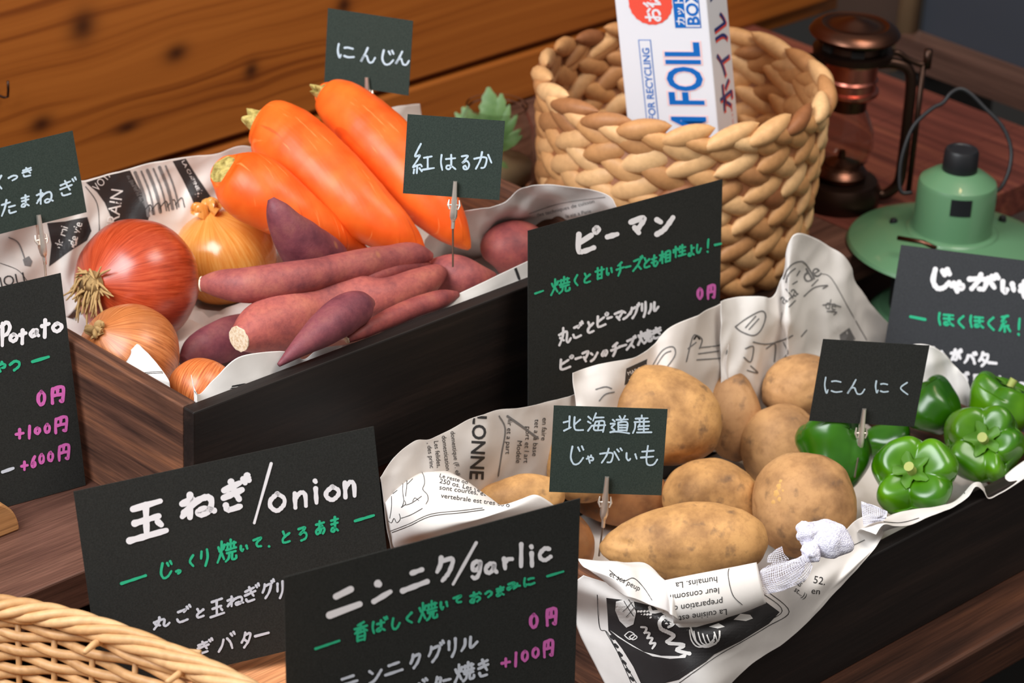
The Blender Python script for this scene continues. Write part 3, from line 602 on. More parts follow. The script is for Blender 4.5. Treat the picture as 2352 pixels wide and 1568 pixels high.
write(o1, pl, L('丸ごと玉ねぎグリ', [(348, 393, 1406, 1450), (399, 441, 1384, 1437), (445, 472, 1389, 1424), (478, 519, 1365, 1424), (518, 562, 1357, 1399), (556, 598, 1335, 1388), (598, 632, 1325, 1380), (630, 655, 1328, 1380)], -.28, 6)
      + L('ぎバター', [(448, 491, 1461, 1506), (496, 543, 1446, 1502), (550, 581, 1443, 1492), (581, 621, 1446, 1466)], -.26, 6), M_wh2, 'white_lines')
# garlic sign
gTL, gTR, gBL = V3(-.130, -.249, .140), V3(.072, -.305, .147), V3(-.1255, -.2525, -.033)
o2, pl = sheet_card('price_sign', gTL, gTR, gBL, M_card)
tag(o2, 'large black sign hand-lettered with a garlic title, nearest to the camera', 'sign', 'hand-lettered black price signs')
write(o2, pl, [('-', 762, 814, 1345, 1376, -.5, 16), ('-', 745, 837, 1374, 1424, -.37, 16), ('.', 851, 886, 1325, 1355, .2, 18), ('-', 850, 904, 1346, 1392, -.6, 13), ('-', 939, 975, 1300, 1322, -.35, 12), ('-', 915, 990, 1324, 1366, -.38, 13)]
      + L('ク', [(994, 1050, 1266, 1342)], -.12, 11)+L('/', [(1033, 1100, 1240, 1346)], 0, 8)+L('garlic', [(1076, 1111, 1278, 1335), (1107, 1146, 1284, 1323), (1148, 1182, 1272, 1312), (1186, 1207, 1241, 1307), (1210, 1231, 1243, 1306), (1230, 1270, 1249, 1294)], -.12, 10.5), M_wh, 'white_title')
write(o2, pl, L('-', [(718, 785, 1466, 1493)], -.34, 6)+L('香ばしく焼いておつまみに', [(808, 848, 1420, 1479), (849, 892, 1412, 1459), (894, 922, 1410, 1450), (926, 952, 1400, 1437), (956, 1007, 1371, 1433), (1006, 1032, 1371, 1405), (1036, 1064, 1362, 1389), (1074, 1108, 1351, 1389), (1111, 1132, 1350, 1376), (1134, 1162, 1340, 1373), (1158, 1197, 1328, 1359), (1198, 1230, 1318, 1350)], -.24, 6)+L('-', [(1251, 1298, 1307, 1326)], -.3, 6), M_gr, 'green_line')
write(o2, pl, L('0円', [(1211, 1240, 1403, 1447), (1248, 1283, 1389, 1441)], -.12, 8)+L('+100円', [(1147, 1175, 1503, 1538), (1176, 1192, 1492, 1535), (1193, 1217, 1487, 1523), (1217, 1242, 1480, 1515), (1242, 1275, 1461, 1514)], -.2, 7), M_pk, 'pink_prices')
write(o2, pl, L('ニンニクグリル', [(770, 826, 1538, 1585), (842, 880, 1524, 1578), (879, 929, 1506, 1560), (937, 970, 1490, 1541), (978, 1022, 1465, 1528), (1022, 1053, 1458, 1516), (1052, 1100, 1451, 1501)], -.3, 7)
      + L('バター焼き', [(935, 985, 1552, 1600), (993, 1017, 1546, 1590), (1014, 1038, 1548, 1572), (1038, 1092, 1511, 1574), (1090, 1128, 1505, 1560)], -.25, 7), M_wh2, 'white_lines')
# green pepper sign
o3, pl = sheet_card('price_sign', V3(.312, -.013, .163), V3(.521, -.024, .153), V3(.2995, -.0440, -.085), M_card)
tag(o3, 'large black sign with a white katakana title, standing before the braided basket', 'sign', 'hand-lettered black price signs')
write(o3, pl, L('ピーマン', [(1312, 1380, 513, 593), (1387, 1424, 525, 556), (1440, 1488, 485, 550), (1498, 1553, 481, 550)], -.28, 13), M_wh, 'white_title')
write(o3, pl, L('-', [(1225, 1250, 663, 678)], -.35, 5)+L('焼くと甘いチーズとも相性よし!', [(1260, 1311, 628, 683), (1314, 1330, 626, 661), (1335, 1359, 620, 655), (1363, 1390, 607, 647), (1388, 1409, 606, 638), (1412, 1435, 596, 638), (1433, 1450, 606, 618), (1449, 1478, 584, 627), (1473, 1495, 585, 620), (1492, 1513, 580, 617), (1511, 1542, 568, 610), (1541, 1577, 556, 596), (1575, 1597, 557, 593), (1595, 1612, 555, 585), (1615, 1634, 543, 585)], -.25, 5.2)+L('-', [(1638, 1658, 555, 566)], -.22, 6), M_gr, 'green_line')
write(o3, pl, L('0円', [(1597, 1617, 656, 691), (1619, 1646, 648, 691)], -.15, 6.5), M_pk, 'pink_price')
write(o3, pl, L('丸ごとピーマングリル', [(1279, 1314, 742, 799), (1310, 1341, 733, 784), (1343, 1367, 730, 771), (1364, 1398, 713, 758), (1391, 1408, 722, 736), (1407, 1434, 706, 743), (1426, 1454, 704, 737), (1442, 1471, 692, 737), (1468, 1487, 687, 734), (1484, 1515, 686, 725)], -.32, 6)
      + L('ピーマンのチーズ焼き', [(1278, 1318, 811, 856), (1318, 1337, 814, 829), (1333, 1354, 798, 837), (1352, 1375, 800, 835), (1377, 1398, 797, 823), (1399, 1426, 780, 823), (1418, 1441, 787, 800), (1434, 1462, 767, 808), (1460, 1499, 750, 797), (1491, 1523, 744, 784)], -.3, 6), M_wh, 'white_lines')
# potato sign on the left (sweet potato)
BR = V3(-.0075, .117, .0006); az = radians(-9.5); ln = radians(11)
u = V3(cos(az), sin(az), 0); n = V3(-sin(az), cos(az), 0); up = V3(0, 0, cos(ln))+n*sin(ln); w_, h_ = .21, .1635; u2 = u
TR = BR+up*h_-u*.001; BL = BR-u*w_; TL = BL+up*h_-u*.001
o4, pl = sheet_card('price_sign', TL, TR, BL, M_card)
tag(o4, 'large black sign at the left edge lettered Potato with three pink prices', 'sign', 'hand-lettered black price signs')
write(o4, pl, L('Potato', [(-6, 30, 730, 801), (18, 43, 760, 790), (40, 64, 751, 795), (63, 93, 750, 779), (90, 118, 727, 781), (116, 146, 734, 768)], -.15, 9.5), M_wh, 'white_title')
write(o4, pl, L('ゃつ', [(-16, 16, 822, 860), (18, 49, 820, 858)], -.2, 7)+L('-', [(68, 117, 814, 835)], -.3, 8), M_gr, 'green_line')
write(o4, pl, L('0円', [(80, 109, 891, 937), (110, 153, 880, 932)], -.15, 8.5)+L('+100円', [(31, 58, 977, 1014), (60, 74, 972, 1012), (75, 96, 976, 1001), (97, 119, 968, 999), (118, 160, 949, 1000)], -.18, 7.5)+L('+600円', [(44, 67, 1052, 1086), (67, 86, 1042, 1078), (85, 105, 1037, 1069), (105, 126, 1032, 1064), (127, 164, 1013, 1063)], -.18, 7), M_pk, 'pink_prices')
write(o4, pl, L('-', [(0, 35, 1068, 1090)], -.35, 8)+L('-', [(-40, -5, 960, 990)], -.3, 8), M_wh2, 'white_lines')
# potato sign on the right
o5, pl = sheet_card('price_sign', V3(.684, -.087, .071), V3(.821, -.245, .060), V3(.6465, -.1042, -.1060), M_cardn)
tag(o5, 'grey black sign at the right edge below the green lantern with a white hiragana title', 'sign', 'hand-lettered black price signs')
write(o5, pl, L('じゃがいも', [(2130, 2190, 608, 673), (2177, 2220, 636, 678), (2218, 2299, 619, 676), (2292, 2339, 634, 683), (2336, 2372, 638, 690)], .1, 13), M_wh, 'white_title')
write(o5, pl, L('-', [(2086, 2130, 722, 738)], .2, 7)+L('ほくほく系!', [(2150, 2194, 714, 753), (2194, 2220, 720, 757), (2223, 2262, 720, 757), (2262, 2289, 723, 762), (2289, 2325, 718, 767), (2328, 2352, 725, 775)], .1, 6), M_gr, 'green_line')
write(o5, pl, L('じゃがバター', [(2128, 2150, 793, 830), (2148, 2172, 800, 830), (2180, 2212, 797, 832), (2210, 2247, 803, 840), (2244, 2276, 804, 846), (2267, 2292, 824, 842)], .1, 7.5)+L('バロきんつ', [(2200, 2228, 850, 880), (2232, 2258, 854, 882), (2284, 2311, 860, 902), (2307, 2335, 874, 904), (2332, 2360, 872, 905)], .1, 7), M_wh, 'white_lines')

# --- small name cards with clip pins
M_pinst = plain('bronze_pin', rgb(158, 142, 130), .35, .9)
def namecard(TL, TR, BL, label, text, slope, w, mat=M_cardg):
    o, p = sheet_card('name_card', TL, TR, BL, mat, .0005); tag(o, label, 'name card', 'small green-black name cards')
    for nm, s, bx in text: write(o, p, L(s, bx, slope, w), M_ch, nm, .0003)
    return o, p
def clip(plane, top, bot, base, pinend, label, wpx=9):
    """alligator clip: top/bot in px on the card plane front, pin from bot down to pinend (world)"""
    a = plane.at(*top, .0025); b = plane.at(*bot, .003); k = dep(a)/F; e = empty('card_clip', pinend); tag(e, label, 'clip', 'metal clip pins'); ax = (a-b); L_ = ax.length; ax.normalize()
    nn = plane.n; sd = ax.cross(nn).normalized(); w = wpx*k
    def P(t, s=0, f=0): return b+ax*(L_*t)+sd*(w*s)+nn*(w*f)
    m = MB()  # front jaw: folded channel, narrow at the nose, wide near the joint
    prof = [(1.0, .34), (.85, .38), (.6, .46), (.42, .55), (.25, .66), (.12, .64), (.03, .42), (0, .25)]
    vs = []; 
    for t, hw in prof: vs += [P(t, -hw, -.1), P(t, -hw*.75, .35*hw+.15), P(t, 0, .5*hw+.2), P(t, hw*.75, .35*hw+.15), P(t, hw, -.1), P(t, 0, -.12)]
    fs = [(i*6+j, i*6+(j+1) % 6, (i+1)*6+(j+1) % 6, (i+1)*6+j) for i in range(len(prof)-1) for j in range(6)]+[(0, 1, 2, 3, 4, 5), tuple(range((len(prof)-1)*6, len(prof)*6))[::-1]]
    m.add(vs, fs); m.build('front_jaw', M_steel, e, None, True, 50)
    m = MB(); off = -nn*(.0042)
    m.tube([P(.95)+off, P(.5)+off, P(.2)+off, P(.0)+off*.6], [w*.3, w*.4, w*.5, w*.3], 8, True, flat=.5); m.build('back_jaw', M_steel, e, None, True, 50)
    m = MB()
    for s in (-1, 1): m.tube([P(.30, .70*s, .1), P(.40, .98*s, -.1), P(.52, .82*s, -.4)], [w*.12, w*.2, w*.12], 8, True)
    m.tube([P(.4, -1.1, -.2), P(.4, 1.1, -.2)], w*.18, 8); m.build('hinge', M_steel, e, None, True, 50)
    m = MB(); m.tube([P(.06, 0, -.1), b-ax*(w*1.2)], [w*.34, w*.3], 12); m.build('ferrule', M_steel, e, None, True, 50)
    m = MB(); m.tube([b-ax*(w*.6), b.lerp(pinend, .5), pinend], w*.17, 10); m.build('pin', M_pinst, e, None, True, 50)
    return e
def sc(P, s): return CAM+(P-CAM)*s
# beni haruka card
s = .872
c1, p1_ = namecard(sc(V3(.443, .263, .135), s), sc(V3(.500, .203, .134), s), sc(V3(.435, .257, .066), s), 'small dark card with four brush characters, in front of the carrots and plant jar', [('pen_writing', '紅はるか', [(944, 1000, 326, 401), (1007, 1050, 351, 394), (1055, 1081, 353, 392), (1085, 1133, 345, 391)])], -.02, 4.6)
clip(p1_, (1046, 414), (1041, 506), None, Z(1040, 612, .138), 'metal clip stuck in a sweet potato, holding the card in front of the carrots', 14)
# carrot card
s = .90
c2, p2_ = namecard(sc(V3(.535, .471, .148), s), sc(V3(.571, .396, .150), s), sc(V3(.528, .466, .079), s), 'small dark card turned sideways above the carrots against the pine wall', [('pen_writing', 'にんじん', [(770, 817, 96, 140), (825, 865, 104, 149), (871, 909, 110, 154), (905, 943, 113, 154)])], .12, 4.8)
clip(p2_, (845, 176), (848, 240), None, D(852, 300, 2.36), 'white-gleaming clip behind the carrots, holding the uppermost card', 13)
# onion card
c3, p3_ = namecard(*[CAM+(P-CAM)*.915 for P in (V3(.115, .420, .132), V3(.195, .400, .138), V3(.116, .404, .064))], 'small dark card cut by the left photo edge, above the onions', [('pen_writing', 'くつきたまねぎ', [(-10, 8, 398, 440), (16, 43, 398, 419), (45, 78, 380, 410), (-2, 40, 450, 501), (43, 72, 442, 481), (80, 124, 426, 475), (132, 177, 404, 455)])], -.22, 4.6)
clip(p3_, (86, 492), (98, 588), None, Z(108, 668, .112), 'metal clip beside the red onion, holding the card at the left edge', 15)
# potato card
c4, p4_ = namecard(D(1272, 931, 2.127), V3(.2905, -.1845, .0885), V3(.2285, -.130, .018), 'small dark card with two lines of pen writing, standing among the potatoes', [('pen_writing', '北海道産', [(1290, 1342, 951, 995), (1345, 1393, 945, 996), (1396, 1448, 951, 998), (1449, 1499, 950, 998)]), ('pen_writing', 'じゃがいも', [(1303, 1345, 1020, 1070), (1344, 1366, 1040, 1066), (1374, 1431, 1025, 1066), (1432, 1469, 1034, 1062), (1466, 1514, 1019, 1072)])], .02, 4.4)
clip(p4_, (1394, 1091), (1386, 1190), None, Z(1376, 1276, -.04), 'shiny metal clip in front of the potatoes, holding the card with two lines', 15)
# garlic card
c5, p5_ = namecard(V3(.459, -.189, .094), V3(.523, -.242, .089), V3(.455, -.187, .024), 'small dark card tilted in front of the green peppers', [('pen_writing', 'にんにく', [(1888, 1937, 862, 908), (1942, 1989, 867, 909), (2006, 2043, 871, 906), (2060, 2092, 873, 909)])], .06, 3.8, M_card)
clip(p5_, (1984, 935), (1972, 1030), None, Z(1963, 1095, -.005), 'metal clip between potato and peppers, holding the tilted card', 14)

# wooden sign holders
m = MB(); cpt = Z(-22, 1232, 0)
def blockshape(m, c, rad, h, ln_):
    prof = []; n = 14
    for i in range(n+1): a = pi/2*i/n; prof.append((rad*sin(a), h*cos(a)))
    vs = []
    for yy in (0, -ln_):
        for x, z in [(-rad*1.4, 0), (-rad*1.4, h)]+prof: vs.append(c+Vector((x, yy, z)))
    k = n+3; fs = [tuple(range(k)), tuple(range(k, 2*k))[::-1]]+[(i, k+i, k+(i+1) % k, (i+1) % k) for i in range(k)]
    m.add(vs, fs)
q0 = Z(38, 1212, 0)
blockshape(m, Vector((q0.x-.028, q0.y+.030, 0)), .028, .030, .034)
o = m.build('sign_holder', M_block, None, None, True, 30); bevel(o, .0015); tag(o, 'pale rounded wooden block at the left photo edge before the Potato sign', 'sign holder')
m = MB(); m.box((-.135, -.262, -.112), (.052, -.060, -.0345)); o = m.build('display_riser', M_beech, None, None, False, None); bevel(o, .002); tag(o, 'orange-toned wooden block under the onion and garlic signs', 'riser')

# ------------------------------------------------------------ newspaper sheets
def make_sheet(name, rows, label, mat=None, sub=9, crumple=.0012, seed=0, cat='newspaper'):
    """rows: grid of world points; smooth surface through them, with creases"""
    nr = len(rows); nc = len(rows[0]); g = []
    colsp = [spline(r, sub) for r in rows]
    for j in range(len(colsp[0])): g.append(spline([colsp[i][j] for i in range(nr)], sub))
    a = len(g); b = len(g[0]); vs = []; off = Vector((seed*5.1, seed*2.3, seed))
    for i in range(a):
        for j in range(b):
            p = g[i][j]; e1 = g[min(i+1, a-1)][j]-g[max(i-1, 0)][j]; e2 = g[i][min(j+1, b-1)]-g[i][max(j-1, 0)]; n = e1.cross(e2)
            n = n.normalized() if n.length > 1e-12 else Vector((0, 0, 1))
            c = 0; 
            for s, w in ((16, 1.), (38, .5)):
                q = p*s+off; c += w*(abs(noise.noise(q))*2-.5)
            edge = 1.0
            vs.append(p + n*crumple*c*1.6 + e1.normalized()*0 )
    fs = [(i*b+j, (i+1)*b+j, (i+1)*b+j+1, i*b+j+1) for i in range(a-1) for j in range(b-1)]
    o = mk(name, vs, fs, mat or M_pap); s = o.modifiers.new('s', 'SOLIDIFY'); s.thickness = .00025; s.offset = 0
    tag(o, label, cat); o['_n'] = 0
    bv = BVHTree.FromPolygons(vs, fs); return o, bv
def polar(cx, cy, *pts): return pts
def drape(parent, bv, vs2, fs, mat, name, off=.00035, cut=9):
    """lay a flat drawing on the sheet surface"""
    bm = bmesh.new(); V = [bm.verts.new((x, y, 0)) for x, y in vs2]
    for f in fs:
        try: bm.faces.new([V[i] for i in f])
        except ValueError: pass
    if cut:
        xs = [v[0] for v in vs2]; ys = [v[1] for v in vs2]
        x = min(xs)+cut
        while x < max(xs):
            bmesh.ops.bisect_plane(bm, geom=bm.verts[:]+bm.edges[:]+bm.faces[:], plane_co=(x, 0, 0), plane_no=(1, 0, 0), dist=1e-4); x += cut
        y = min(ys)+cut
        while y < max(ys):
            bmesh.ops.bisect_plane(bm, geom=bm.verts[:]+bm.edges[:]+bm.faces[:], plane_co=(0, y, 0), plane_no=(0, 1, 0), dist=1e-4); y += cut
    bmesh.ops.triangulate(bm, faces=[f for f in bm.faces if len(f.verts) > 4])
    bm.verts.ensure_lookup_table(); bm.verts.index_update(); out = []; ok = []
    for v in bm.verts:
        q = ray(v.co.x, v.co.y).normalized(); h = bv.ray_cast(CAM, q)
        if h[0] is None: out.append(Vector((0, 0, 0))); ok.append(False)
        else:
            n = h[1]; n = -n if n.dot(q) > 0 else n; out.append(h[0]+n*off-q*off*.3); ok.append(True)
    F_ = []
    for f in bm.faces:
        ids = [v.index for v in f.verts]
        if all(ok[i] for i in ids):
            pts = [out[i] for i in ids]
            if max((pts[k]-pts[k-1]).length for k in range(len(pts))) < .012: F_.append(tuple(ids))
    bm.free()
    used = sorted({i for f in F_ for i in f}); mp = {u: k for k, u in enumerate(used)}
    return [out[i] for i in used], [tuple(mp[i] for i in f) for f in F_]
_txt = {}
def text2d(s, bold=0):
    if (s, bold) in _txt: return _txt[(s, bold)]
    cu = bpy.data.curves.new('t', 'FONT'); cu.body = s; cu.size = 1; cu.resolution_u = 3; cu.offset = bold; ob = bpy.data.objects.new('t', cu); COL.objects.link(ob)
    dg = bpy.context.evaluated_depsgraph_get(); me = ob.evaluated_get(dg).to_mesh()
    vs = [(v.co.x, v.co.y) for v in me.vertices]; fs = [tuple(p.vertices) for p in me.polygons]
    ob.evaluated_get(dg).to_mesh_clear(); bpy.data.objects.remove(ob); bpy.data.curves.remove(cu)
    _txt[(s, bold)] = (vs, fs); return vs, fs
class Prints:
    def __init__(s, parent, bv): s.p = parent; s.bv = bv; s.g = {}
    def add(s, mat, vs2, fs, cut=9, off=.00035):
        k = s.g.setdefault(mat.name, (MB(), mat)); n = len(k[0].f); v, f = drape(s.p, s.bv, vs2, fs, mat, '', off, cut); k[0].add(v, f)
    def text(s, st, x, y, size, ang=0, mat=None, sx=1.0, skew=0, bend=0, bold=0):
        """baseline starts at x,y; ang = reading direction, degrees clockwise from right"""
        vs, fs = text2d(st, bold); a = radians(ang); c, n = cos(a), sin(a); out = []
        for u, v in vs:
            u2 = u*size*sx + skew*v*size; v2 = v*size + bend*(u*size*sx)**2/1000.
            out.append((x+u2*c+v2*n, y+u2*n-v2*c))
        s.add(mat or M_ink, out, fs, 9)
    def line(s, pts, w=1.6, mat=None, off=.0004):
        vs, fs = ribbon2d(pts, w, 0); s.add(mat or M_ink, vs, fs, 12, off)
    def poly(s, pts, mat, off=.0003, cut=7):
        tri = tessellate_polygon([[Vector((x, y, 0)) for x, y in pts]]); s.add(mat, pts, [tuple(t) for t in tri], cut, off)
    def done(s):
        for k, (mb, mat) in s.g.items():
            if mb.f: mb.build('printed_text' if 'print' not in k else 'printed_picture', mat, s.p, None, False, None)

# --- rear crate: strip along the front rim
def strip(top, bot, ytop, ybot, mid=None): return [[Y(x, y, ytop) for x, y in top], [Y((x+x2)/2, (y+y2)/2, (ytop+ybot)/2) for (x, y), (x2, y2) in zip(top, bot)], [Y(x, y, ybot) for x, y in bot]]
YI = .0135
top = [(392, 885), (425, 868), (455, 905), (490, 872), (548, 820), (640, 806), (678, 815), (700, 824), (735, 800), (800, 790), (858, 770), (905, 748), (1000, 700), (1100, 652), (1230, 590)]
bot = [(402, 925), (430, 938), (452, 946), (500, 926), (560, 902), (645, 870), (680, 858), (705, 848), (740, 834), (805, 810), (865, 786), (910, 768), (1005, 732), (1105, 694), (1235, 645)]
rows = [[Y(x, y, .020) for x, y in top], [Y((x+a)/2, (y+b)/2+3, .017) for (x, y), (a, b) in zip(top, bot)], [Y(x, y+6, .0135) for x, y in bot], [Y(x+8, y+40, .0135) for x, y in bot]]
rows = [[Vector((max(p.x, .0142), p.y, p.z)) for p in r] for r in rows]
s1, b1 = make_sheet('newspaper_lining', rows, 'white newspaper strip lining the front rim of the rear crate', crumple=.0007, seed=1)
P = Prints(s1, b1)
P.poly([(533, 885), (560, 880), (610, 884), (560, 905), (520, 917), (528, 895)], M_ink, cut=5)
for k in range(7): P.line([(528+k*2, 890+k*3.4), (560, 886+k*3.6), (600-k*5, 884+k*3.2)], 1.2, M_paperink, .0005)
P.line([(640, 868), (645, 862), (641, 876)], 2.0); P.line([(418, 880), (440, 888), (452, 905)], 1.2); P.line([(1165, 612), (1178, 606), (1192, 640)], 6); P.done()
rows = [[X(x, y, xx) for x, y, xx in r] for r in [[(288, 786, .045), (306, 782, .045), (322, 792, .043)], [(300, 808, .034), (330, 812, .032), (352, 824, .030)], [(280, 846, .022), (345, 850, .020), (385, 868, .024)], [(300, 872, .0145), (350, 888, .015), (392, 892, .024)], [(338, 893, .0135), (398, 922, .0135), (408, 908, .02)], [(420, 940, .0132), (440, 944, .0132), (430, 918, .02)]]]
s2, b2 = make_sheet('newspaper_scrap', rows, 'folded white newspaper corner sticking up beside the smallest onion', crumple=.0006, seed=2)
P = Prints(s2, b2); P.line([(302, 862), (340, 855), (380, 854)], 1.1); P.line([(303, 865), (341, 858), (384, 857)], 1.1); P.line([(360, 898), (385, 893), (405, 900)], 1.3); P.poly([(400, 912), (415, 916), (419, 922), (402, 920)], M_ink, cut=5); P.done()

# --- rear crate: back left sheet with printed panels
topb = [(-20, 520), (60, 505), (118, 468), (172, 420), (200, 414), (250, 399), (300, 387), (355, 372), (415, 362), (455, 358), (500, 352), (560, 334), (620, 352)]
botb = [(-30, 700), (60, 680), (130, 665), (160, 640), (190, 600), (235, 578), (290, 552), (350, 525), (410, 505), (450, 490), (500, 470), (560, 440), (620, 440)]
rows = [[Y(x, y, .284) for x, y in topb], [Y((2*x+a)/3, (2*y+b)/3, .280+.003*(i % 2)) for i, ((x, y), (a, b)) in enumerate(zip(topb, botb))], [Y((x+2*a)/3, (y+2*b)/3, .277-.006*(i % 2)) for i, ((x, y), (a, b)) in enumerate(zip(topb, botb))], [Y(x, y, .268) for x, y in botb], [Y(x+12, y+70, .255) for x, y in botb]]
rows = [[Vector((max(p.x, .0142), p.y, p.z)) if p.z < .11 else p for p in r] for r in rows]
s3, b3 = make_sheet('newspaper_sheet', rows, 'newspaper with black printed panels behind the onions against the pine wall', M_papg, crumple=.0018, seed=3)
P = Prints(s3, b3)
P.poly([(197, 419), (250, 402), (298, 391), (312, 420), (330, 450), (345, 478), (340, 505), (300, 520), (262, 533), (255, 500), (240, 465), (222, 440)], M_panel)
P.poly([(108, 512), (150, 508), (200, 498), (210, 530), (200, 552), (170, 570), (112, 612), (118, 560)], M_panel)
P.poly([(396, 370), (426, 364), (455, 410), (486, 455), (478, 470), (452, 485), (440, 455), (418, 410)], M_panel)
P.text('TRAIN', 268, 538, 40, -82, M_paperink, .9); P.text('VOYAGE', 224, 440, 26, -50, M_paperink, .8)
P.text('de mi', 140, 572, 26, -72, M_paperink, .9); P.text('de vie', 172, 566, 26, -72, M_paperink, .9)
for k in range(9): P.text('LA CUISINE', 416+k*0, 370, 11, 62, M_paperink, 1.4) if k == 0 else None
for k in range(4): P.text('du pain et du vin', 290+k*9, 404+k*10, 10, 62, M_inkg, 1)
for k in range(6):
    x = 310+k*14; P.line([(x, 396-k*3), (x+14, 430-k*3), (x+24, 462-k*3), (x+30, 495-k*4)], 4 if k % 2 else 7, M_inkg)
for k in range(5): P.line([(330+k*18, 486-k*4), (345+k*18, 470-k*4), (352+k*18, 492-k*4)], 2.2, M_ink)
P.line([(196, 428), (222, 466), (228, 520), (226, 560)], 1.5); P.line([(20, 545), (42, 558), (58, 600)], 3, M_inkg); P.poly([(52, 596), (66, 588), (74, 600), (70, 612), (56, 610)], M_inkg, cut=5)
P.line([(0, 604), (40, 620), (62, 645)], 1.4); P.text('JOLI', 0, 660, 34, -12, M_ink); P.done()
# --- behind the carrots
rows = [[Y(x, y, .284) for x, y in [(840, 268), (900, 246), (935, 240), (962, 238)]], [Y(x, y, .282) for x, y in [(850, 300), (900, 282), (940, 272), (972, 268)]], [Y(x, y, .278) for x, y in [(870, 380), (920, 350), (955, 320), (985, 300)]], [Y(x, y, .272) for x, y in [(900, 470), (940, 440), (970, 400), (1000, 360)]]]
s4, b4 = make_sheet('newspaper_scrap', rows, 'pale newspaper edge peeping between the uppermost carrot and the pine wall', M_pap, crumple=.002, seed=4)
# --- right end sheet of the rear crate
R1 = [(975, 552, .10, .15), (1010, 500, .12, .15), (1052, 482, .125, .14), (1100, 478, .13, .13), (1148, 468, .13, .12), (1200, 428, .145, .10), (1262, 420, .148, .085), (1330, 434, .145, .07), (1405, 452, .142, .05), (1430, 500, .13, .04)]
rows = [[Z(x, y, z) for x, y, z, _ in R1], [Z(x+(0 if i < 3 else 4), y+(20 if i % 2 else 26), z-.012) for i, (x, y, z, _) in enumerate(R1)], [Z(x+2, y+58+(6 if i % 2 else -4), z-.032) for i, (x, y, z, _) in enumerate(R1)], [Z(x+4, y+96, max(.052, z-.062)) for x, y, z, _ in R1], [Z(x+10, y+150, max(.03, z-.095)) for x, y, z, _ in R1]]
s5, b5 = make_sheet('newspaper_sheet', rows, 'crumpled white newspaper at the far right end of the rear crate', M_pap, crumple=.0022, seed=5)
P = Prints(s5, b5)
P.text('des techniques de cuisson', 1232, 498, 12, -14, M_inkg, 1.1); P.text('la vie a Paris', 1300, 500, 12, -12, M_inkg); P.line([(1215, 490), (1290, 466), (1390, 452)], 1.2, M_inkg); P.done()

# --- front crate: left sheet (big capitals) with folded drawing flap
YB = -.066
topl = [(872, 1096), (905, 1050), (950, 1012), (985, 1008), (1030, 990), (1085, 962), (1145, 942), (1200, 936), (1260, 922), (1320, 906), (1362, 880), (1420, 872)]
rows = [[Y(x, y, YB-.003) for x, y in topl], [Y(x+4, y+16, YB-.004) for x, y in topl], [Y(x+12, y+66+(i % 3)*4, YB-.005-.003*(i % 2)) for i, (x, y) in enumerate(topl)], [Y(x+22, y+130, YB-.005) for x, y in topl], [Y(x+36, y+200, YB-.005) for x, y in topl]]
s6, b6 = make_sheet('newspaper_sheet', rows, 'newspaper with big black capitals standing at the left back of the potato crate', M_papg, crumple=.0013, seed=6)
P = Prints(s6, b6)
P.text('ALONNE', 1088, 922, 45, 93, M_ink, .98, bold=.018)
for i, (t, x, y) in enumerate([('domestique (F. elle', 1034, 990), ('domestication du', 1014, 1000), ('Les felides,', 996, 1012), (', des princ', 980, 1016)]): P.text(t, x, y, 15, 83, M_ink, .95)
P.line([(1146, 955), (1160, 985), (1152, 1040), (1144, 1092)], 3, M_inkg); P.line([(1165, 955), (1200, 980), (1235, 1006)], 5, M_inkg)
for i, (t, x, y) in enumerate([('en faire', 1246, 958), ('tet a la base', 1228, 962), ('port et l art', 1208, 978), ('Modele', 1188, 1010), ('lir et a part', 1166, 962)]): P.text(t, x, y, 16, 94, M_ink, 1.1)
P.done()
fl = [[(874, 1098, .020), (905, 1052, .024), (940, 1030, .026), (962, 1044, .024), (990, 1062, .022)],
      [(878, 1120, .022), (912, 1082, .028), (965, 1066, .030), (1010, 1074, .028), (1050, 1092, .024)],
      [(884, 1150, .022), (925, 1118, .034), (985, 1094, .036), (1060, 1106, .032), (1120, 1138, .022)],
      [(892, 1190, .016), (945, 1164, .034), (1010, 1140, .036), (1090, 1148, .030), (1170, 1166, .018)],
      [(900, 1230, .006), (960, 1218, .026), (1040, 1196, .032), (1120, 1180, .030), (1222, 1136, .034)],
      [(905, 1256, -.004), (985, 1242, .014), (1080, 1210, .022), (1150, 1182, .028), (1262, 1152, .026)],
      [(930, 1290, -.02), (1010, 1290, -.012), (1100, 1260, -.006), (1180, 1230, .0), (1290, 1180, .012)]]
s7, b7 = make_sheet('newspaper_flap', [[Z(x, y, z) for x, y, z in r] for r in fl], 'bright folded newspaper flap with a line drawing, between the onion and garlic signs', M_pap, crumple=.0005, seed=7)
P = Prints(s7, b7)
for (t, x, y, sz, a) in [('Le reste domestique', 1008, 1096, 13, 14), ('250 os. Les vertebres du', 1008, 1109, 15, 13), ('sont courtes, et la', 1008, 1124, 15, 8), ('vertebrale est tres colo', 1012, 1143, 15, 8), ('ujd', 1000, 1066, 13, 70), ('dire', 984, 1060, 13, 75)]: P.text(t, x, y, sz, a, M_ink, 1.12)
P.line([(896, 1224), (940, 1208), (990, 1186), (1060, 1178), (1112, 1171)], 1.3); P.line([(897, 1219), (940, 1203), (990, 1181), (1060, 1173), (1108, 1167)], 1.1)
